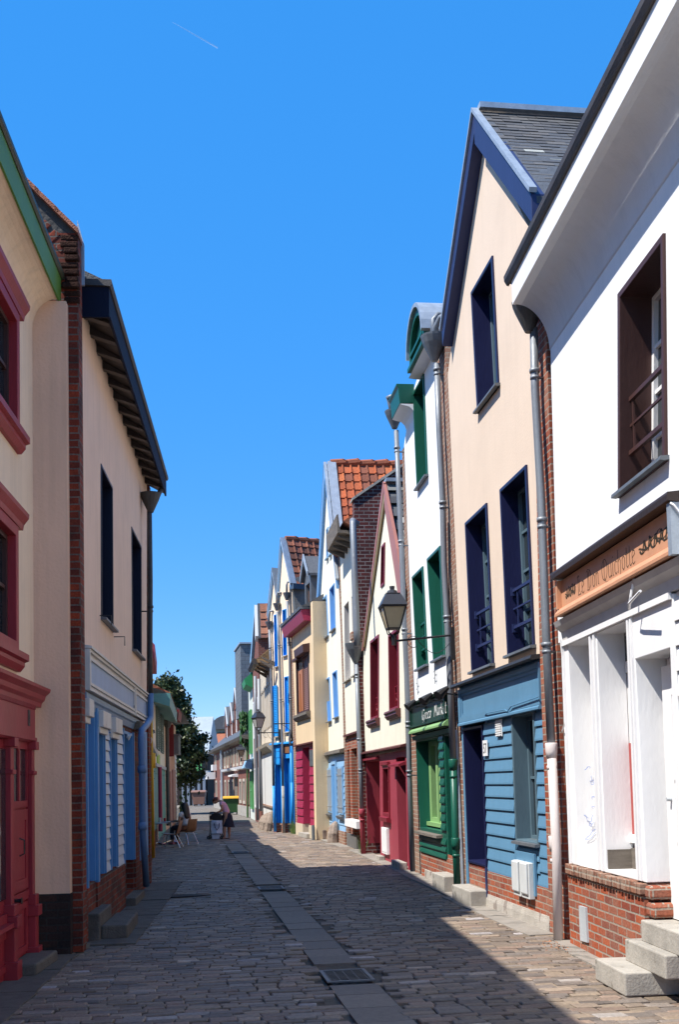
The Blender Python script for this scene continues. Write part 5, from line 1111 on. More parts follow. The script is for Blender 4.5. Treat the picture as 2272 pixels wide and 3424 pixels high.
pil(.52, .63); pil(-.36, -.24); pil(-1.9, -1.78)
DR = MB(); DR.box(-0.200, 0.520, .001, .03, .10, 2.1); DR = build('door', DR, REDL, H)
m = MB()
m.box(-0.180, -0.130, .031, .05, 1.5, 2.08); m.box(0.130, 0.190, .031, .05, 1.5, 2.08); m.box(0.460, 0.500, .031, .05, 1.5, 2.08); m.box(-0.180, 0.500, .031, .052, 2.02, 2.09); m.box(-0.180, 0.500, .031, .052, 1.48, 1.54)
m.ring(rectq(-0.170, 0.490, .72, 1.46), rectq(-0.060, 0.400, .82, 1.36), .031, .055); m.box(-0.060, 0.400, .031, .045, .82, 1.36); m.ring(rectq(-0.170, 0.490, .14, .60), rectq(-0.100, 0.420, .2, .54), .031, .05); m.box(-0.200, 0.520, .031, .055, .62, .70); build('door_panel', m, REDL, DR)
for a, b in ((-.13,.13), (.19,.46)):
    m = MB(); m.box(a, b, .031, .036, 1.54, 2.02); build('pane', m, GLASS, DR)
m = MB(); m.tube([(.10,.06,1.20), (.12,.10,1.18), (.12,.10,1.06), (.10,.06,1.04)], .008, 6); build('handle', m, IRON, DR)
m = MB(); m.tube([(-.13,.05,.66), (-.13,.12,.66), (-.13,.13,.66)], [.015,.02,.035], 8); build('door_knob', m, IRON, DR)
m = MB(); m.box(-1.48, -.06, .001, .03, 0, 2.1); m.box(-1.45, -.08, .031, .06, .50, .58); m.box(-1.45, -.08, .031, .12, .46, .50); m.ring(rectq(-1.4, -.12, .08, .42), rectq(-1.3, -.2, .14, .36), .031, .05); m.box(-6.4, -1.6, .001, .03, 0, 2.1); build('panelling', m, REDL, SFR)
m = MB(); m.box(-1.3, -.2, .031, .045, .7, 2.0); build('pane', m, GLASS, SFR)
DS = empty('door_step', F.w(-.15, 0, 0), F.rot, 'worn dark stone step under the dark red door at left', 'step')
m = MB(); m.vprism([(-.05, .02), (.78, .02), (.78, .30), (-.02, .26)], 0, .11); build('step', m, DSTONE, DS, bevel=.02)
# return wall, party wall and brick pier
m = MB(); m.hprism([(-.1, .60), (.345, .60), (.345, 6.67), (-.1, 6.67)], CU, CU+.12); build('return_wall', m, PINK, H)
m = MB(); m.hprism([(-.1, 0), (.35, 0), (.35, .60), (-.1, .60)], CU-.02, CU+.12); build('return_plinth', m, BRKS, H)
pn = F_L2
BW = house(F, 'brick_party_wall', 'dark sooty party wall and red brick pier between the cream and the navy eaved house', 'brick wall')
pnf = .45
m = MB(); m.hprism([(-.2, 0), (pnf, 0), (pnf, 7.46), (-.2, 7.46)], CU+.125, CU+.36); build('pier', m, BRKR, BW)
tp = [(.38,8.18), (-.35, 9.0)]
m = MB(); m.hprism([(.43, 7.40), (.43, 7.47), (-3.6, 11.6), (-7, 9.5), (-7, 5), (.2, 5), (.2, 7.40)], CU+.13, CU+.40); build('gable_wall', m, DCEM, BW)
m = MB()
for k in range(34):
    n = .37-k*.098; z = 7.38+k*.1005; s = .036; m.prism([(0,0),(1,0),(1,1),(0,1)], 0, 1) if False else None
    m.hprism([(n, z-.04), (n-.06, z+.02), (n-.16, z-.08), (n-.10, z-.14)], CU+.118, CU+.14)
m.col = None; build('brick_course', m, BRKR, BW, bevel=.008)
m = MB()
for k in range(24):
    n = .46-k*.2; z = 7.46+k*.205; m.hprism([(n, z-.03), (n, z+.03), (n-.24, z+.27), (n-.24, z+.21)], CU+.06, CU+.44)
build('coping_tile', m, plain('tile roof', (.30,.10,.05,1)), BW)
m = MB()
rr = random.Random(5)
for k in range(10): z = 6.7+k*.075; m.box(CU+.07+rr.uniform(0,.05), CU+.16, .26+rr.uniform(0,.06), pnf+rr.uniform(0,.02), z, z+.065)
build('toothed_brick', m, plain('dark brick', (.045,.02,.014,1), rough=.95, var=.6, scale=9, bump=.9, spec=.1), BW, bevel=.015)
m = MB(); m.hprism([(.40, 7.0), (pnf+.03, 7.0), (pnf+.03, 7.45), (.41, 7.72)], CU+.34, CU+.37); build('flashing', m, ZINC, BW)
m = MB(); m.vprism([(CU+.13,0), (CU+.13,.43), (CU+.30,.45), (CU+.46,.46), (CU+.46,0)], 0, .05); build('footing', m, STONE, BW)
# neighbour behind the camera that closes the row
HB = empty('cream_house', (0,0,0), 0, 'cream house before the camera at the start of the street', 'house') if False else None
# ================================================================ L2 navy eaves
F = F_L2
H = house(F, 'blue_shop_house', 'peach house with deep navy eaves, two navy windows and a pale blue shopfront', 'house')
wq = [F.q('b', (877,660), (978,850), (985,2105), (880,2020)), F.q('b', (1146,1228), (1230,1352), (1232,2352), (1154,2300))]
wq = [flat_z(q) for q in wq]
holes = [window(H, q, NAVYD, NAVYD, d=.28, w=.035, proud=.012, cols=2, rows=1, sill=ZINCD, m_pane=NAVYD) for q in wq]
m = MB()
for (u, z) in ((wq[0][3][0]-.1, wq[0][3][1]+.02), (wq[0][2][0]+.1, wq[0][2][1]-.06)): m.tube([(u,.0,z), (u,.14,z), (u,.14,z-.12)], .007, 5)
build('shutter_stay', m, IRON, H)
EU0, EU1 = .32, 7.75
wallpart(H, [(.25,2.6), (7.15,2.6), (7.75,7.2), (.3,7.0)], holes, PEACH if False else plaster('peach shade', rgb(238,206,182)), depth=7, uL=.3, uR=7.2, zt=6.8)
m = MB(); m.prism([(7.16,0), (7.42,0), (8.05,7.0), (7.76,7.0), (7.16,2.6)], -5, .03); build('brick_strip', m, BRKR, H)
# boxed eaves with stepped panels and navy fascia
zs = 6.86
m = MB(); m.hprism([(-.3, zs+.30), (.30, zs-.02), (.30, zs+.02), (-.3, zs+.36)], EU0, EU1+.1); build('eaves', m, plain('dark boards', (.022,.018,.018,1), rough=.6, var=.3), H)
m = MB(); u = EU0+.25
while u < EU1: m.hprism([(-.02, zs+.05), (.29, zs-.05), (.29, zs-.02), (-.02, zs+.15)], u, u+.11); u += .52
build_each('rafter_end', m, plain('dark rafters', (.035,.028,.027,1), rough=.5), H)
m = MB(); m.hprism([(.301, zs-.06), (.33, zs-.06), (.33, zs+.24), (.301, zs+.24)], EU0, EU1+.1); m.box(EU0-.03, EU0, -.1, .33, zs-.1, zs+.24); build('fascia', m, paint('fascia navy', (.007,.009,.024,1), spec=.15, rough=.7), H)
m = MB(); m.hprism([(.29, zs+.241), (.345, zs+.235), (.365, zs+.27), (.36, zs+.31), (-.1, zs+.32), (-.1, zs+.25)], EU0-.06, EU1+.16); build('gutter', m, plain('brown zinc', (.06,.05,.045,1)), H)
m = MB(); m.hprism([(.3, zs+.32), (-3.2, zs+2.0), (-6.8, zs+.3)], EU0, EU1); build('roof', m, SLATER, H)
# shop
sgn = .07
SFN = MB(); SFN.box(.24, 4.62, .001, sgn, 2.68, 3.12); SFN.box(4.66, 6.55, .001, sgn, 2.70, 3.13); SFN = build('sign_fascia', SFN, OFFW, H)
m = MB(); m.box(.32, 4.52, sgn+.001, sgn+.006, 2.76, 3.02); m.box(4.78, 6.42, sgn+.001, sgn+.006, 2.79, 3.02); build('panel', m, LILAC, SFN)
m = MB()
for a, b in ((.24,4.62), (4.66,6.55)):
    m.ring(rectq(a, b, 2.68, 3.12), rectq(a+.05, b-.05, 2.71, 3.09), sgn+.001, sgn+.03); m.ring(rectq(a+.08, b-.08, 2.74, 3.04), rectq(a+.12, b-.12, 2.77, 3.01), sgn+.001, sgn+.025)
m.hprism([(.0, 3.125), (sgn+.05, 3.125), (sgn+.05, 3.15), (0, 3.17)], .24, 6.6); build('moulding', m, OFFW, SFN)
LB = paint('lintel blue', (.15,.24,.36,1))
m = MB(); m.hprism([(0, 2.679), (.06, 2.66), (.06, 2.6), (.04, 2.58), (.02, 2.50), (0, 2.50)], .24, 6.4); build('beam', m, LB, SFN)
ops = [(.46,1.13,.60,2.52), (1.27,1.86,.62,2.34), (2.40,2.98,.62,2.33), (3.78,4.95,.57,2.43)]
m = MB(); m.prism([(.24,.0), (7.15,.0), (7.15,2.66), (.24,2.66)], -.34, -.001, [rectq(a, b, c if i != 3 else .13, d) for i, (a, b, c, d) in enumerate(ops)]+[]); build('wall', m, BRKR, H)
mats = [DBLUE, CBLUE, CBLUE, CBLUE]
for i, (a, b, c, d) in enumerate(ops):
    q = rectq(a+.01, b-.01, c, d)
    m = MB(); m.prism([(a+.01,c), (a+.05,c), (a+.05,d-.04), (b-.05,d-.04), (b-.05,c), (b-.01,c), (b-.01,d), (a+.01,d)], -.3, .012)
    o = build('door' if i in (0, 3) else 'window', m, CBLUE, H)
    m = MB(); m.box(a, b, -.34, -.30 if i else -.06, c, d); build('leaf' if i in (0, 3) else 'shutter', m, mats[i], o)
for k, (u0, u1, z) in enumerate(((.2,.52,2.42), (1.24,1.90,2.36), (2.36,3.02,2.35))):
    m = MB(); m.box(u0, u1, .0, .10, z-.02, z+.17); m.box(u0, u1, .0, .06, z-.09, z-.02); build('shutter_box', m, OFFW, H, bevel=.008)
sidings(H, PALEB, [(1.90, 2.36, .62, 2.5), (3.02, 3.76, .60, 2.5)], h=.132, t=.02)
m = MB(); m.box(1.24, 1.275, .0, .03, .60, 2.4) if False else None
m.box(.40, .46, .001, .04, .58, 2.5); m.box(1.13, 1.24, .001, .045, .58, 2.55); m.box(1.86, 1.90, .001, .03, .62, 2.4); m.box(2.36, 2.40, .001, .03, .62, 2.4); m.box(2.98, 3.02, .001, .03, .62, 2.4); m.box(3.74, 3.78, .001, .03, .57, 2.45); m.box(4.95, 5.02, .001, .03, .57, 2.45); build_each('frame_post', m, CBLUE, H)
m = MB(); m.prism([(.24,0), (.42,0), (.42,.58), (.24,.58)], -.2, .03); m.box(1.13, 3.76, -.2, .03, 0, .60); m.box(.425, 1.125, -.3, .012, 0, .585); m.box(3.78, 4.95, -.34, -.2, .13, .56); build('plinth', m, BRKR, H)
m = MB(); m.box(5.02, 5.58, -.2, .03, 0, 2.5); build('corner_pier', m, BRKR, H)
m = MB(); m.box(5.0, 5.7, -.1, .12, 2.50, 2.62); build('beam_end', m, OLDW, H)
m = MB(); m.box(5.6, 7.1, -.1, .01, .5, 2.55); m.box(5.7, 5.76, .011, .03, .5, 2.5); m.box(6.6, 6.66, .011, .03, .5, 2.5); build('side_panel', m, CBLUE, H)
m = MB(); m.box(5.6, 7.15, -.1, .02, 0, .5); build('plinth', m, BRKR, H)
m = MB(); m.tube([(4.1,.03,2.36), (4.1,.07,2.34)], [.03,.05], 8); build('lamp', m, WHITEP, H)
# blue downpipe with dog-leg
t = pp(F, .14, ('b', (1340,900)), ('b', (1305,1080)), ('b', (1312,1700)), ('D', (1140,300)), ('D', (1148,800)))
P = downpipe(H, [(t[0][0], .3, zs), (t[0][0], .25, t[0][2]), t[1], t[2], t[3], t[4]], .042, DPIPE, collars=(4.6,), hopper=(t[1][0], .16, t[1][2]+.32, .17, DPIPE))
t2 = pp(F, .14, ('D', (1148,800)), ('D', (1150,1180)), ('D', (1090,1290)), ('D', (1010,1380)), ('D', (1000,1500)), ('D', (1015,2000)), ('E', (930,700)), ('E', (985,1550)))
m = MB(); m.tube(t2, .05, 12); m.tube([(t2[6][0], .14, t2[6][2]-.05), (t2[6][0], .14, t2[6][2]+.06)], .066, 12); m.tube([(t2[5][0], .14, t2[5][2]-.05), (t2[5][0], .14, t2[5][2]+.06)], .066, 12); build('pipe_shoe', m, paint('pipe blue', (.13,.22,.38,1)), P, smooth=True)
DS = empty('stone_steps', F.w(.5, 0, 0), F.rot, 'two dark stone steps to the blue door beside the red brick pier', 'steps')
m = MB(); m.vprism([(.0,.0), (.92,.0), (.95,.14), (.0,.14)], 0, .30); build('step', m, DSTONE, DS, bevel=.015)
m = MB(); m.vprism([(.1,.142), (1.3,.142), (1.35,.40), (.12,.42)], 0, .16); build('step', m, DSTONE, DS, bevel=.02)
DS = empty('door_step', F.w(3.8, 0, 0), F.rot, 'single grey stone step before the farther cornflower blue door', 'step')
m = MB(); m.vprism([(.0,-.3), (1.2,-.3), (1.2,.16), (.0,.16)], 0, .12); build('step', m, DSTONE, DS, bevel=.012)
# ================================================================ far left row
F3 = Fac((-3.42,18.75), (-5.3,30.8)); F4 = Fac((-5.35,31), (-6.5,40)); F5 = Fac((-6.5,40.05), (-7.36,48.4))
uu = 9.0; nn = F3.nsolve(*zp('s', (202,150)), uu); za = F3.at(*zp('s', (205,110)), nn)[1]; zb = F3.at(*zp('s', (195,190)), nn)[1];
H = house(F3, 'brick_corner_house', 'house with brick corner pier, yellow downpipe and crimson pink eaves', 'house')
m = MB(); m.box(.2, 12.0, -.3, -.02, 2.6, za+.1); m.box(.2, .4, -6, -.3, 0, 4.7); m.box(11.7, 12, -6, -.31, 0, 4.7); build('wall', m, LCREAM, H)
m = MB(); m.box(.2, 12, -.3, -.01, 0, 2.6); build('shop_wall', m, TEAL, H)
sidings(H, TEAL, [(1.2, 4.6, .45, 2.45), (5.9, 11.7, .45, 2.45)], h=.2)
m = MB(); m.box(.5, 12, -.05, .03, 0, .44); build('plinth', m, BRKR, H)
m = MB(); m.box(4.75, 5.75, -.009, .02, .1, 2.3); DR = build('door', m, paint('deep teal', (.02,.12,.11,1)), H)
m = MB(); m.box(4.9, 5.6, .021, .03, 1.3, 2.1); build('pane', m, GLASS, DR)
m = MB(); m.hprism([(-.01, 2.46), (.1, 2.48), (.12, 2.56), (-.01, 2.6)], .5, 11.9); build('cornice', m, LGREY, H)
for u in (2.0, 5.0, 8.6): window(H, rectq(u, u+.9, 3.0, min(4.3, za-.15)), TEAL, WHITEP, d=.02, w=.07, proud=.03, cols=2, rows=3, sill=ZINCD)
m = MB(); m.prism([(.0,0), (.42,0), (.5,6.0), (.06,6.0)], -4, .03); build('corner_pier', m, BRKR, H)
t = F3.q('s', (100,1080), (130,2200), n=.08); m = MB(); m.tube([(t[0][0], .08, 3.2), (t[1][0], .08, .2)], .05, 8); m.tube([(t[0][0]+.5, .1, 2.3), (t[0][0]+.5, .1, 2.0)], .07, 8); build('downpipe', m, YELLOW, H, smooth=True)
m = MB(); m.hprism([(0, zb), (nn, zb), (nn+.01, za+.02), (0, za+.2)], uu-3.5, uu); build('eaves', m, CRIM if False else paint('pink eaves', (.30,.06,.09,1)), H)
m = MB(); m.hprism([(nn-.02, za+.03), (-3, za+2.1), (-6, za)], uu-3.5, uu-.02); build('roof', m, plain('tile roof', (.30,.10,.05,1)), H)
H = house(F4, 'teal_eaves_house', 'cream house with teal boarded eaves, grey green shutters and a teal shopfront', 'house')
def fq(F_, *pts, n=0): return [F_.at(*zp('s', p), n) for p in pts]
e = fq(F4, (225,310), (130,310), (220,560), (350,560), n=.5)
ze = fq(F4, (350,560), n=.5)[0][1]; L4 = F4.L
m = MB(); m.box(0, L4, -.3, 0, 2.3, ze+.1); m.box(0, .2, -6, -.3, 0, ze); m.box(L4-.2, L4, -6, -.3, 0, ze); build('wall', m, PALEC, H)
m = MB(); boards(m, .0, L4, 0, 2.3, h=.3, t=.02); m.box(0, L4, -.3, -.011, 0, 2.3); build('shopfront', m, TEAL, H)
m = MB(); m.hprism([(0, ze+.1), (.48, ze-.05), (.5, ze+.32), (0, ze+.5)], -.3, L4-.8); build('eaves', m, paint('teal eaves', (.10,.26,.25,1)), H)
m = MB(); m.hprism([(.52, ze+.33), (-3, ze+2.2), (-6, ze+.3)], -.3, L4-.6); build('roof', m, plain('tile roof', (.30,.10,.05,1)), H)
a = fq(F4, (150,900), (215,950), (212,1480), (195,1480)); 
for du in (0., 1.3, 3.4, 4.7): louvred(H, rectq(1.5+du, 2.3+du, 2.75, 4.1), paint('sage', (.14,.2,.17,1)), .01, .06)
m = MB(); m.box(2.0, 3.6, .001, .04, 2.3, 2.62); build('panel', m, paint('lime', (.30,.52,.07,1)), H)
m = MB(); m.hprism([(0, 4.35), (.4, 4.3), (.42, 4.5), (0, 4.55)], 1.4, 4.2); build('awning_box', m, IRON, H)
m = MB(); m.hprism([(.0, 2.2), (.08, 2.2), (.08, 2.3), (0, 2.3)], 0, L4); build('cornice', m, LGREY, H)
m = MB(); m.tube([(L4-.7,.12,ze+.1), (L4-.7,.12,2.6), (L4-.7,.12,.2)], .07, 8); m.tube([(L4-.7,.14,ze-.2), (L4-.7,.14,ze+.1)], [.09,.22], 8); build('downpipe', m, BRK and DPIPE, H)
m = MB(); m.tube([(1.2,.12,2.2), (1.2,.12,.3)], .06, 8); build('downpipe', m, CRIM, H)
H = house(F5, 'pink_house', 'far narrow pink house with a dark red open shutter and a grey balcony box', 'house')
L5 = F5.L; zt = fq(F5, (400,700), n=.5)[0][1]
m = MB(); m.box(0, L5, -.3, 0, 0, zt); m.box(0, .2, -6, -.3, 0, zt); m.box(L5-.2, L5, -6, -.3, 0, zt); build('wall', m, PINK, H)
m = MB(); m.hprism([(0, zt-.1), (.55, zt-.25), (.6, zt+.15), (0, zt+.45)], -1.2, 1.2); build('eaves', m, DRED, H)
m = MB(); m.hprism([(.61, zt+.12), (.64, zt+.12), (-3, zt+2.2), (-6, zt+.2), (-6, zt)], -1.2, L5); build('roof', m, SLATER, H)
# shutter standing open at right angles to the wall: faces down the street
sh = [F5.nsolve(*zp('s', (305,1270)), 2.3), F5.nsolve(*zp('s', (465,1270)), 2.3)]
zz = [F5.at(*zp('s', (385,1025)), sum(sh)/2)[1], F5.at(*zp('s', (385,1525)), sum(sh)/2)[1]]
m = MB(); n0, n1 = min(sh), max(sh); m.hprism([(n0, zz[1]), (n1, zz[1]+.02), (n1, zz[0]-.02), (n0, zz[0])], 2.27, 2.33)
for k in range(3):
    za = zz[1]+(zz[0]-zz[1])*k/3+.06; zb_ = zz[1]+(zz[0]-zz[1])*(k+1)/3-.06; m.hprism([(n0+.08, za), (n1-.08, za), (n1-.08, zb_), (n0+.08, zb_)], 2.25, 2.27)
build('shutter', m, DRED, H)
b0, b1 = F5.nsolve(*zp('s', (465,1360)), 4.5), F5.nsolve(*zp('s', (540,1360)), 4.5)
bz = [F5.at(*zp('s', (500,1500)), b0)[1], F5.at(*zp('s', (500,1230)), b0)[1]]
m = MB(); m.box(4.4, 6.4, 0, max(b0, b1), bz[0], bz[1]); m.box(4.3, 6.5, 0, max(b0, b1)+.05, bz[1], bz[1]+.06); build('balcony_box', m, ZINCD, H)
m = MB(); m.box(2.6, 3.4, .001, .06, .2, 2.2); m.box(4.6, 6.8, .001, .06, .1, 2.3); build_each('door', m, paint('pink door', (.42,.22,.18,1)), H)
m = MB(); boards(m, 7.0, L5, 0, 3.0, h=.2, t=.03); build('siding', m, WHITEP, H)
m = MB(); m.tube([(5.6,.2,2.4), (5.6,.32,2.3), (5.6,.32,2.2)], .05, 6); build('wall_lamp', m, IRON, H)
m = MB()
rr = random.Random(4)
for i in range(160):
    u, n, z = rr.gauss(7.6, .25), .2+abs(rr.gauss(0, .12)), abs(rr.gauss(.45, .35)); s = rr.uniform(.04,.1); a = rr.uniform(0, 6.3)
    m.add([(u-s*math.cos(a), n-s*math.sin(a), z), (u, n, z-s), (u+s*math.cos(a), n+s*math.sin(a), z+.02), (u, n, z+s)], [[0,1,2,3]])
m.tube([(7.6,.2,0), (7.6,.2,.7)], .03, 6)
o = build('potted_plant', m, plain('creeper green', (.06,.17,.03,1))); o.location = F5.w(0,0,0); o.rotation_euler = (0,0,F5.rot); tag(o, 'small leafy plant at the wall foot behind the cafe tables', 'plant')
# ================================================================ street lanterns
LGL = plain('lantern glass', (.46,.38,.22,1), rough=.25, var=.1, bump=0)
LGL2 = plain('lantern glass grey', (.42,.40,.36,1), rough=.25, var=.1, bump=0)
def lantern(F, zk, tip, bracket, top, u, nb, label, glass, s=1., scroll=True):
    px = zp(zk, tip); L = F.nsolve(px[0], px[1], u); z = F.at(px[0], px[1], L)[1]
    zt = F.at(*zp(zk, top), L)[1]; k = (zt-z)/.80
    zb = F.at(*zp(zk, bracket), nb)[1]
    E_ = empty('street_lantern', F.w(u, nb, zb), F.rot, label, 'street lamp', 'wall lanterns along the street')
    dz = z-zb; L -= nb
    m = MB(); m.tube([(0,0,0), (0,L,dz)], .017*k, 8); m.box(-.03*k, .03*k, -.03, .03, -.38*k, .12*k); m.tube([(0,L,dz-.06*k), (0,L,dz+.10*k)], .035*k, 8); build('arm', m, IRON, E_)
    if scroll:
        pts = [(0, .02, -.10*k)]+[(0, .02+.55*L*t, -.10*k-.18*k*math.sin(math.pi*min(1, t*1.0))-.0*t) for t in [i/10 for i in range(1, 11)]]
        pts += [(0, .57*L+.09*k-.09*k*math.cos(a)+.0, -.10*k+.09*k*math.sin(a)+.0) for a in [i*.6 for i in range(0, 10)]]
        m = MB(); m.tube(pts, .006*k, 6); build('scroll', m, IRON, E_)
    z0 = dz+.20*k; b, t, h = .095*k, .175*k, .31*k
    B = MB()
    def frus(m, z0, a, z1, b_, cap=True): m.add([(i*a, L+j*a, z0) for i, j in ((-1,-1),(1,-1),(1,1),(-1,1))]+[(i*b_, L+j*b_, z1) for i, j in ((-1,-1),(1,-1),(1,1),(-1,1))], [[0,1,5,4],[1,2,6,5],[2,3,7,6],[3,0,4,7],[0,1,2,3],[4,5,6,7]])
    for i, j in ((-1,-1),(1,-1),(1,1),(-1,1)): B.tube([(i*b, L+j*b, z0), (i*t, L+j*t, z0+h)], .012*k, 6)
    frus(B, z0-.02*k, b*1.05, z0, b*1.1); frus(B, z0+h, t*1.06, z0+h+.03*k, t*1.12)
    for i, j in ((-1,-1),(1,-1),(1,1),(-1,1)): B.tube([(i*b*.9, L+j*b*.9, z0-.02*k), (i*b*.8, L+j*b*.8, z0-.08*k), (0, L, dz+.08*k)], .010*k, 6)
    B = build('lamp_frame', B, IRON, E_)
    m = MB(); frus(m, z0, b*.97, z0+h, t*.97); build('pane', m, glass, B)
    m = MB(); frus(m, z0+h+.031*k, t*1.16, z0+h+.20*k, t*.68); frus(m, z0+h+.2*k, t*.6, z0+h+.225*k, t*.62); m.tube([(0,L,z0+h+.22*k), (0,L,z0+h+.27*k), (0,L,z0+h+.285*k), (0,L,z0+h+.34*k)], [t*.5,t*.42,t*.2,t*.24], 10); build('cap', m, plain('lantern hood', (.03,.033,.042,1), rough=.4), B)
lantern(F_R3, 'g', (425,1250), (1160,1165), (420,610), 3.2, .1, 'large black wall lantern with cream glass, nearest, on a scrolled arm beside number 57', LGL)
lantern(F_R8, 't', (795,1075), (1155,1065), (775,760), .62, .06, 'black wall lantern in mid street before the bright blue shutters', LGL2)
lantern(F_R10, 't', (545,1468), (745,1468), (545,1245), 4.8, .05, 'smallest farthest wall lantern, seen against the rose brick row', LGL, scroll=False)
F = F_R8
px = zp('t', (1035,948)); L = F.nsolve(*px, 1.45); z = F.at(*px, L)[1]; zb = F.at(*zp('t', (1305,935)), .06)[1]
E_ = empty('wall_bracket', F.w(1.45, .06, zb), F.rot, 'bare black iron wall bracket beside the tan house, no lantern on it', 'bracket')
m = MB(); m.tube([(0,0,0), (0,L,z-zb)], .016, 8); m.box(-.025, .025, -.02, .02, -.6, .1); m.tube([(0,.02,-.3), (0,.3*L,-.12), (0,.6*L,-.02)], .008, 6); build('arm', m, IRON, E_)
# ================================================================ cafe furniture
CHR = plain('chrome', (.55,.56,.58,1), rough=.25, metal=.9, var=.05)
SHELL = plain('bent plywood', (.24,.10,.04,1), rough=.4, var=.2, stretch=(1,6,1))
def chair(x, y, rz, label, s=.86):
    E_ = empty('cafe_chair', (x, y, 0), rz, label, 'chair', 'wooden chairs at the cafe tables')
    def P(u, n, z): return (u*s, n*s, z*s)
    m = MB(); N = 12; vs = []
    prof = [(.24,.455), (.20,.44), (.0,.425), (-.16,.425), (-.22,.45), (-.26,.55), (-.30,.70), (-.33,.82)]
    for t in (0, .018):
        for (a, z) in prof:
            for w in (-.20, -.1, 0, .1, .20): vs.append(P(a, w*(1 if z < .6 else .94), z+(-.012 if abs(w) < .15 and z < .5 else 0)-t))
    f = []; K = len(prof)
    for l in range(2):
        for i in range(K-1):
            for j in range(4): o = l*K*5; f.append([o+i*5+j, o+i*5+j+1, o+(i+1)*5+j+1, o+(i+1)*5+j])
    for i in range(K-1):
        for j in (0, 4): f.append([i*5+j, (i+1)*5+j, K*5+(i+1)*5+j, K*5+i*5+j])
    for j in range(4): f.append([j, j+1, K*5+j+1, K*5+j]); f.append([(K-1)*5+j, (K-1)*5+j+1, K*5+(K-1)*5+j+1, K*5+(K-1)*5+j])
    m.add(vs, f); build('seat_shell', m, SHELL, E_, smooth=True)
    for w in (-.18, .18):
        for a, b in ((.16,.24), (-.14,-.34)):
            m = MB(); m.tube([P(a, w*.8, .41), P(b, w*1.12, 0)], .012*s*1.2, 8); build('leg', m, CHR, E_)
    m = MB(); m.tube([P(.16,-.144,.41), P(.16,.144,.41), P(-.14,.144,.41), P(-.14,-.144,.41), P(.16,-.144,.41)], .011, 6); build('frame', m, CHR, E_)
    return E_
def rw(p): return ground(*zp('r', p))
x, y = rw((475,1270)); chair(x-.27, y+.0, math.pi-.12, 'empty wooden cafe chair with chrome legs nearest the camera')
x, y = rw((640,1225)); chair(x-.17, y+.12, math.pi-.75, 'wooden cafe chair the dark haired woman sits on')
WX, WY = x-.22, y+.17
def table(x, y, h, r, label, things=()):
    E_ = empty('cafe_table', (x, y, 0), 0, label, 'table', 'round metal cafe tables')
    m = MB(); m.tube([(0,0,h-.02), (0,0,h-.004), (0,0,h)], [r*.98, r, r*.98], 24); build('table_top', m, plain('brushed steel', (.45,.46,.47,1), rough=.35, metal=.7, var=.1), E_)
    m = MB(); m.tube([(0,0,.06), (0,0,h-.02)], .03, 8); build('pedestal', m, CHR, E_)
    m = MB()
    for a in range(4): t = a*math.pi/2+.6; m.tube([(0,0,.07), (.3*math.cos(t), .3*math.sin(t), .02)], [.03,.018], 6)
    build('foot', m, CHR, E_)
x, y = rw((300,1215)); table(x, y+.25, .62, .30, 'round steel cafe table before the seated woman')
tx, ty = x, y+.25
x, y = rw((120,1240)); table(x, y, .62, .30, 'round steel cafe table close to the brick corner pier')
for i, (a, b, hgt, mt, lab) in enumerate(((x-.12, y-.05, .10, paint('red glass', (.35,.01,.02,1)), 'small red drink glass on the table by the brick corner'), (x+.06, y+.1, .14, plain('clear glass', (.5,.5,.5,1), rough=.1), 'tall clear glass on the table by the brick corner'), (tx-.18, ty+.05, .10, paint('red glass', (.35,.01,.02,1)), 'small red drink glass on the table of the seated woman'))):
    m = MB(); m.tube([(0,0,0), (0,0,hgt*.1), (0,0,hgt)], [.025,.03,.036], 10); o = build('drink_glass', m, mt); o.location = (a, b, .6205); tag(o, lab, 'glass', 'glasses on the cafe tables')
# ================================================================ people
def skin(name, verts, edges, radii, mat, parent, sub=2, loc=(0,0,0)):
    me = bpy.data.meshes.new(name); me.from_pydata([Vector(v) for v in verts], edges, []); o = bpy.data.objects.new(name, me); COL.objects.link(o)
    md = o.modifiers.new('Skin', 'SKIN'); md.use_smooth_shade = True
    if not me.skin_vertices: 
        bpy.context.view_layer.objects.active = o
    for i, r in enumerate(radii):
        r = r if isinstance(r, tuple) else (r, r); me.skin_vertices[0].data[i].radius = r
    me.skin_vertices[0].data[0].use_root = True
    s = o.modifiers.new('Sub', 'SUBSURF'); s.levels = s.render_levels = sub
    me.materials.append(mat); o.location = loc
    if parent: o.parent = parent
    return o
SK = plain('skin', (.40,.20,.13,1), rough=.55, var=.08, bump=0)
def chain(V, E_, R, pts, start=None):
    prev = start
    for (p, r) in pts:
        V.append(p); R.append(r); i = len(V)-1
        if prev is not None: E_.append((prev, i))
        prev = i
    return prev
def hand(V, E_, R, wrist, fwd, side, dn, s=1.):
    """palm and five fingers continuing from the wrist vertex"""
    f, sd, d = Vector(fwd).normalized(), Vector(side).normalized(), Vector(dn).normalized(); w = Vector(V[wrist])
    palm = chain(V, E_, R, [(tuple(w+f*.055*s), .020*s)], wrist)
    for k, (o, l) in enumerate(((-.027,.055), (-.009,.064), (.009,.060), (.026,.048))):
        b = w+f*.085*s+sd*o*s; chain(V, E_, R, [(tuple(b), .0085*s), (tuple(b+f*l*.5*s+d*.012*s), .0078*s), (tuple(b+f*l*.6*s+d*(.012+l*.5)*s), .0065*s)], palm)
    b = w+f*.035*s-sd*.03*s; chain(V, E_, R, [(tuple(b), .010*s), (tuple(b+f*.03*s-sd*.018*s+d*.015*s), .008*s)], palm)
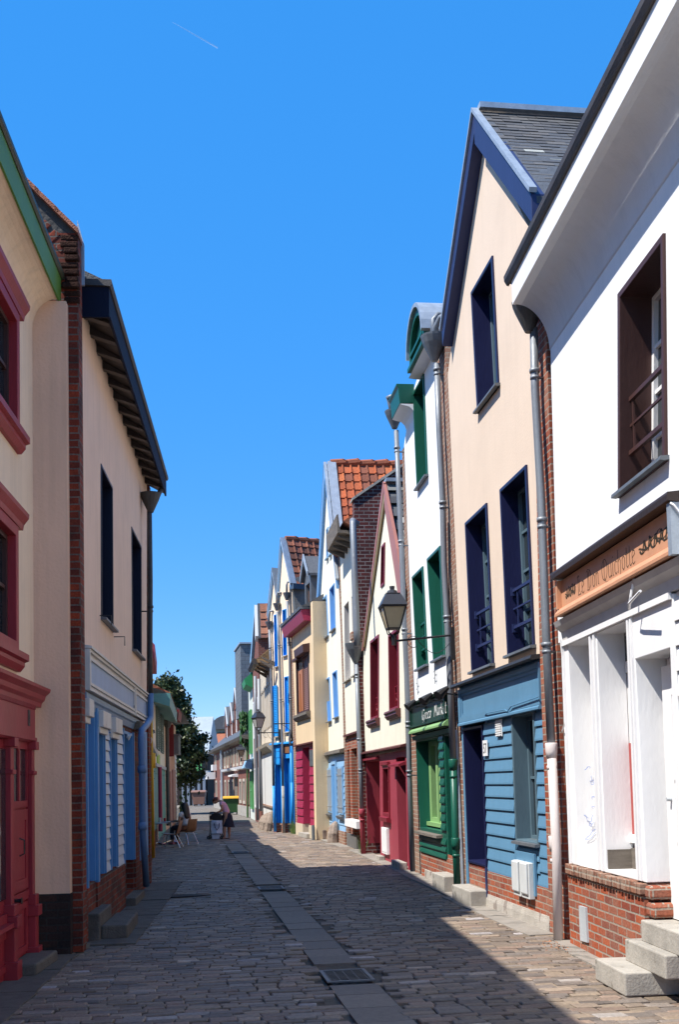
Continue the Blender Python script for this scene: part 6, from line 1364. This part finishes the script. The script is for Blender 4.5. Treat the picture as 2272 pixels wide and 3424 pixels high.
# standing woman, bending over the stroller; x to the right in the photo, y away from the camera
gx, gy = rw((1150,1142))
def wom(px, py, d=0.): return ((px-1150)/496., d, (1142-py)/496.)
WM = empty('person', (gx, gy, 0), 0, 'red haired woman in a pink top and navy skirt bending over a stroller', 'person')
V, E2, R = [], [], []
pel = chain(V, E2, R, [(wom(1168,790), (.115,.10))])
ch = chain(V, E2, R, [(wom(1150,720), (.105,.09)), (wom(1120,650), (.115,.095)), (wom(1092,598), (.08,.075))], pel)
nk = chain(V, E2, R, [(wom(1060,574), .045), (wom(1042,566), .045)], ch)
hd = chain(V, E2, R, [(wom(1020,568), (.072,.078)), (wom(990,580), (.075,.08)), (wom(972,598), (.05,.055))], nk)
chain(V, E2, R, [(wom(966,596), .018), (wom(958,602), .012)], hd)       # nose
for sgn in (-1, 1):
    d = .15*sgn
    sh_ = chain(V, E2, R, [(wom(1090,612,d), .055), (wom(1108,690,d*1.15), .042), (wom(1075,728,d*1.05), .034), (wom(1042,738,d*.9), .026)], ch)
    hand(V, E2, R, sh_, (-1,0,-.2), (0,sgn,0), (0,0,-1), .9)
    hp = chain(V, E2, R, [((wom(1165,830)[0], .085*sgn, wom(1165,830)[2]), .09)], pel)
    fx = 1120 if sgn < 0 else 1182
    chain(V, E2, R, [(wom(fx+6,940,.08*sgn), .062), (wom(fx+8,1030,.08*sgn), .050), (wom(fx+10,1110,.08*sgn), .032), (wom(fx+4,1130,.08*sgn), .034), (wom(fx-28,1136,.08*sgn-.03), .024), (wom(fx-46,1138,.08*sgn-.05), .016)], hp)
body = skin('body', V, E2, R, SK, WM)
V, E2, R = [], [], []
pel = chain(V, E2, R, [(wom(1170,775), (.135,.125))]); ch = chain(V, E2, R, [(wom(1152,720), (.125,.115)), (wom(1122,650), (.132,.118)), (wom(1096,604), (.098,.10))], pel)
for sgn in (-1, 1): chain(V, E2, R, [(wom(1092,608,.14*sgn), .072), (wom(1104,652,.165*sgn), .062)], ch)
skin('top', V, E2, R, plain('pink cotton', (.66,.38,.50,1), rough=.8, var=.1, bump=.3, bscale=20), WM)
m = MB(); N = 18; vs = []; fs = []
rows = [(1165,762,.12,.11), (1170,800,.155,.14), (1174,860,.165,.16), (1180,920,.185,.18), (1186,962,.20,.20)]
for px, py, a, b in rows:
    c = wom(px, py)
    for k in range(N): t = 2*math.pi*k/N; wv = 1+.05*math.sin(5*t)*(py-760)/200; vs.append((c[0]+a*wv*math.cos(t), b*wv*math.sin(t), c[2]+(.02*math.cos(t)*(-1) if py > 900 else 0)))
for i in range(len(rows)-1):
    for k in range(N): fs.append([i*N+k, i*N+(k+1) % N, (i+1)*N+(k+1) % N, (i+1)*N+k])
m.add(vs, fs); build('skirt', m, plain('navy cloth', (.012,.013,.028,1), rough=.9, var=.2), WM, smooth=True)
V, E2, R = [], [], []
chain(V, E2, R, [(wom(1040,556), .06), (wom(1018,548), (.085,.09)), (wom(992,552), (.085,.088)), (wom(968,568), .06), (wom(960,590), .03)]); skin('hair', V, E2, R, plain('auburn hair', (.10,.022,.012,1), rough=.5, var=.4, stretch=(6,6,1)), WM)
for sgn in (-1, 1):
    fx = 1120 if sgn < 0 else 1182; m = MB(); c = wom(fx-16,1138,.08*sgn-.02); m.hprism([(-.045,.0), (.045,.0), (.04,.02), (-.04,.02)], c[0]-.07, c[0]+.06); m.v = [(a, b+c[1], z) for a, b, z in m.v]; build('shoe', m, BROWN, WM)
# stroller
ST = empty('stroller', (gx, gy, 0), 0, 'black folding stroller in front of the bending woman', 'stroller')
BLK = plain('black fabric', (.008,.008,.01,1), rough=.8, var=.3)
m = MB()
def wl(px, py, d): a = wom(px, py, d); return (a[0], -a[1], a[2])
for d in (-.2, .2):
    m.tube([wl(925,738,d), wl(918,800,d), wl(925,1000,d), wl(905,1110,d)], .014, 8); m.tube([wl(925,738,d), wl(1000,745,d)], .012, 8); m.tube([wl(930,860,d), wl(1090,1090,d)], .013, 8)
m.tube([wl(925,738,-.2), wl(925,738,.2)], .014, 8); m.tube([wl(1000,745,-.2), wl(1000,745,.2)], .014, 8); m.tube([wl(905,1110,-.2), wl(905,1110,.2)], .012, 8); build('frame', m, IRON, ST)
m = MB(); N = 10; vs = []; 
for d in (-.19, .19):
    for i in range(N+1): t = math.pi*i/N; a = wl(1005+95*math.cos(t)*-1, 850-98*math.sin(t)**.8, d); vs.append(a)
m.add(vs, [[i, i+1, N+2+i, N+1+i] for i in range(N)]+[list(range(N+1)), list(range(N+1, 2*N+2))]); build('hood', m, BLK, ST, smooth=False)
m = MB(); a, b = wl(950,850,.18), wl(1085,1040,-.18); m.box(min(a[0], b[0]), max(a[0], b[0]), -.17, .17, b[2], a[2]); build('seat', m, BLK, ST, bevel=.03)
for px, r in ((898,.055), (1088,.05)):
    for d in (-.2, .2):
        m = MB(); c = wl(px, 1142, d); m.tube([(c[0], c[1]-.018, r), (c[0], c[1]+.018, r)], r, 14); w_ = build('wheel', m, IRON, ST); m = MB(); m.tube([(c[0], c[1]-.021, r), (c[0], c[1]+.021, r)], r*.35, 8); build('hub', m, ZINCD, w_)
BG = empty('shopping_bag', (gx, gy, 0), 0, 'white shopping bag with dark strap handles hanging on the stroller', 'bag')
m = MB(); a, b = wom(942,860), wom(1104,1052); z0, z1 = b[2], a[2]
vs = []; K = 8
for i in range(K+1):
    z = z1+(z0-z1)*i/K; w = 1-.08*math.sin(math.pi*i/K)*0; 
    for (u, n) in ((a[0], .23), (a[0]*.5+b[0]*.5, .27+.02*math.sin(i)), (b[0], .23), (b[0], .205), (a[0], .205)): vs.append((u+.006*math.sin(i*2+n*30), n, z))
m.add(vs, [[i*5+k, i*5+(k+1) % 5, (i+1)*5+(k+1) % 5, (i+1)*5+k] for i in range(K) for k in range(5)]+[[0,1,2,3,4], [K*5+k for k in range(5)]]); build('bag_body', m, plain('white plastic', (.55,.58,.70,1), rough=.6, var=.1, bump=.3, bscale=8), BG)
m = MB(); m.tube([(wom(988,900)[0], .275, wom(988,900)[2]), (wom(1000,960)[0], .282, wom(1000,960)[2]), (wom(1030,1000)[0], .285, wom(1030,1000)[2]), (wom(1058,960)[0], .282, wom(1058,960)[2]), (wom(1066,900)[0], .275, wom(1066,900)[2])], .012, 6); build('strap', m, NAVYS, BG)
BG2 = empty('shopping_bag', (gx, gy, 0), 0, 'plain white bag low down on the stroller, under the strapped bag', 'bag')
m = MB(); a, b = wom(940,1060), wom(1072,1140); m.add([(a[0], .2, a[2]), (b[0], .2, a[2]), (b[0]-.03, .21, .01), (a[0]+.02, .21, .01), (a[0], -.1, a[2]), (b[0], -.1, a[2]), (b[0]-.03, -.1, .01), (a[0]+.02, -.1, .01)], [[0,1,2,3],[4,5,6,7],[0,1,5,4],[1,2,6,5],[2,3,7,6],[3,0,4,7]]); build('bag_body', m, plain('white plastic', (.55,.58,.70,1)), BG2, bevel=.02)
# seated woman, seen from behind, facing left and away
SW = empty('person', (WX, WY, 0), .0, 'woman with long dark hair in a pale top sitting with her back to the camera', 'person')
V, E2, R = [], [], []
D_ = Vector((-.80,.60,0)); Sd = Vector((.60,.80,0))
def sp(f, s, z): p = D_*f+Sd*s; return (p.x, p.y, z)
pel = chain(V, E2, R, [(sp(-.02,0,.47), (.13,.11))])
ch = chain(V, E2, R, [(sp(-.03,0,.60), (.115,.09)), (sp(.0,0,.75), (.13,.095)), (sp(.02,0,.86), (.09,.07))], pel)
nk = chain(V, E2, R, [(sp(.03,0,.93), .045)], ch)
hd = chain(V, E2, R, [(sp(.04,0,1.0), .07), (sp(.06,0,1.08), (.08,.085)), (sp(.05,0,1.15), .06)], nk)
chain(V, E2, R, [(sp(.135,0,1.07), .018), (sp(.15,0,1.055), .01)], hd-1)
for s_ in (-1, 1):
    hp = chain(V, E2, R, [(sp(.1,.09*s_,.46), .085), (sp(.40,.10*s_,.46), .062), (sp(.42,.10*s_,.25), .05), (sp(.38,.10*s_,.07), .034), (sp(.38,.10*s_,.035), .034), (sp(.5,.11*s_,.025), .024)], pel)
    a = chain(V, E2, R, [(sp(.0,.17*s_,.84), .05), (sp(.02,.22*s_,.64), .04), (sp(.22,.18*s_,.63 if s_ > 0 else .66), .03), (sp(.30,.14*s_,.65), .024)], ch)
    hand(V, E2, R, a, tuple(D_), tuple(Sd*s_), (0,0,-1), .9)
skin('body', V, E2, R, SK, SW)
V, E2, R = [], [], []
pel = chain(V, E2, R, [(sp(-.02,0,.50), (.145,.125))]); ch = chain(V, E2, R, [(sp(-.03,0,.60), (.13,.105)), (sp(.0,0,.76), (.148,.11)), (sp(.01,0,.86), (.10,.085))], pel)
for s_ in (-1, 1): chain(V, E2, R, [(sp(.0,.17*s_,.84), .066), (sp(.01,.20*s_,.74), .056)], ch)
skin('top', V, E2, R, plain('pale cotton', (.6,.53,.53,1), rough=.85, var=.1), SW)
V, E2, R = [], [], []
pel = chain(V, E2, R, [(sp(-.01,0,.46), (.15,.125))])
for s_ in (-1, 1): chain(V, E2, R, [(sp(.1,.09*s_,.46), .098), (sp(.40,.10*s_,.46), .075), (sp(.42,.10*s_,.25), .06), (sp(.39,.10*s_,.1), .048)], pel)
skin('trousers', V, E2, R, plain('navy cloth', (.012,.013,.028,1)), SW)
V, E2, R = [], [], []
chain(V, E2, R, [(sp(.04,0,1.16), (.10,.10)), (sp(.01,0,1.09), (.115,.115)), (sp(-.04,0,.98), (.12,.09)), (sp(-.07,0,.87), (.125,.07)), (sp(-.09,0,.76), (.11,.05)), (sp(-.09,0,.70), (.06,.03))]); skin('hair', V, E2, R, plain('dark hair', (.012,.007,.006,1), rough=.45, var=.4, stretch=(6,6,1)), SW)
for s_ in (-1, 1):
    m = MB(); c = sp(.44,.105*s_,0); m.tube([(c[0]-D_.x*.1, -(c[1]-D_.y*.1), .03), (c[0]+D_.x*.1, -(c[1]+D_.y*.1), .025)], [.04,.03], 8); build('shoe', m, paint('pink shoe', (.45,.15,.17,1)), SW)
# weeds at wall feet
rr = random.Random(9)
def weeds(F, u, n, k, sp_, h, lab):
    m = MB()
    for i in range(k):
        a, b = u*0+rr.gauss(0, sp_), n+abs(rr.gauss(0, .05)); H_ = h*rr.uniform(.4, 1); lx, ln = rr.gauss(0, .25*H_), rr.gauss(.05, .2*H_); w = .012
        m.add([(a-w, b, 0), (a+w, b, 0), (a+w*.7+lx*.5, b+ln*.5, H_*.6), (a+lx, b+ln, H_), (a-w*.7+lx*.5, b+ln*.5, H_*.6)], [[0,1,2,3,4]])
    o = build('weed', m, plain('weed green', (.10,.17,.04,1), rough=.7, var=.4)); o.location = F.w(u, 0, 0); o.rotation_euler = (0,0,F.rot); tag(o, lab, 'weed', 'weeds at the wall foot')
weeds(F_R8, 1.55, .08, 70, .12, .5, 'tuft of weeds between the bright blue shop and the tan house')
weeds(F_R4, 2.6, .08, 50, .12, .5, 'weeds growing behind the rose red pipe foot by the oxblood shop')
m = MB()
for i in range(60):
    u, n = rr.gauss(.35, .22), .16+abs(rr.gauss(0, .12)); s = rr.uniform(.008,.02); a = rr.uniform(0, 6.3); z = rr.uniform(.014, .03)
    m.add([(u-s*math.cos(a), n-s*math.sin(a), z), (u+s*.4*math.sin(a), n-s*.4*math.cos(a), z+.008), (u+s*math.cos(a), n+s*math.sin(a), z), (u-s*.4*math.sin(a), n+s*.4*math.cos(a), z)], [[0,1,2,3]])
o = build('dead_leaves', m, plain('dead leaf', (.30,.12,.05,1), rough=.8, var=.4)); o.location = F_R1.w(0,0,0); o.rotation_euler = (0,0,F_R1.rot); o['kind'] = 'stuff'; tag(o, 'dry brown leaves gathered at the foot of the white house', 'leaves')
# contrail, high up
a = ray(575,72).normalized()*4000; b = ray(728,158).normalized()*4000
m = MB(); m.tube([(a.x,-a.y,a.z), (a.x*.6+b.x*.4, -(a.y*.6+b.y*.4), a.z*.6+b.z*.4), (b.x,-b.y,b.z)], [.4,1.6,2.4], 8)
mt, nt, bs, N_, L_ = nodes('contrail vapour'); bs.inputs['Base Color'].default_value = (.8,.82,.85,1); bs.inputs['Roughness'].default_value = 1; bs.inputs['Alpha'].default_value = .20
o = build('contrail', m, mt, smooth=True); tag(o, 'thin white contrail streak high in the blue sky', 'contrail')
# ================================================================ light, sky, camera
sd = Vector((-.93,-.50,1.66)).normalized()
el = math.asin(sd.z)
W = bpy.data.worlds.new('World'); S.world = W; W.use_nodes = True; nt = W.node_tree
bg = nt.nodes['Background']; sky = nt.nodes.new('ShaderNodeTexSky'); sky.sky_type = 'NISHITA'; sky.sun_disc = False; sky.sun_elevation = el; sky.sun_rotation = math.atan2(sd.x, sd.y)
sky.air_density = .7; sky.dust_density = 0; sky.ozone_density = 4; sky.altitude = 0
gm = nt.nodes.new('ShaderNodeGamma'); gm.inputs['Gamma'].default_value = .42
hs_ = nt.nodes.new('ShaderNodeHueSaturation'); hs_.inputs['Saturation'].default_value = 2.3; hs_.inputs['Value'].default_value = 2.5; hs_.inputs['Hue'].default_value = .513
nt.links.new(sky.outputs[0], gm.inputs['Color']); nt.links.new(gm.outputs[0], hs_.inputs['Color']); mxs = nt.nodes.new('ShaderNodeMixRGB'); mxs.inputs[0].default_value = .4; mxs.inputs[2].default_value = (.44,1.60,3.85,1)
nt.links.new(hs_.outputs[0], mxs.inputs[1]); nt.links.new(mxs.outputs[0], bg.inputs['Color']); bg.inputs['Strength'].default_value = .15
ld = bpy.data.lights.new('Sun', 'SUN'); ld.energy = 5.0; ld.angle = math.radians(.53); ld.color = (1,.965,.90)
lo = bpy.data.objects.new('Sun', ld); COL.objects.link(lo); lo.rotation_euler = sd.to_track_quat('Z', 'Y').to_euler(); lo.location = (-20,-10,30)
cd = bpy.data.cameras.new('Camera'); co = bpy.data.objects.new('Camera', cd); COL.objects.link(co); S.camera = co
cd.sensor_fit = 'VERTICAL'; cd.sensor_height = 36; cd.lens = FPX/IH*36; cd.shift_y = SH; cd.clip_start = .1; cd.clip_end = 9000
co.matrix_world = Matrix.Translation((0,0,CH)) @ CR.to_4x4()
S.render.resolution_x, S.render.resolution_y = 680, 1024
S.view_settings.view_transform = 'Standard'; S.view_settings.look = 'None'; S.view_settings.exposure = .75; S.view_settings.gamma = 1
S.cycles.max_bounces = 8; S.cycles.diffuse_bounces = 4; S.cycles.use_denoising = True
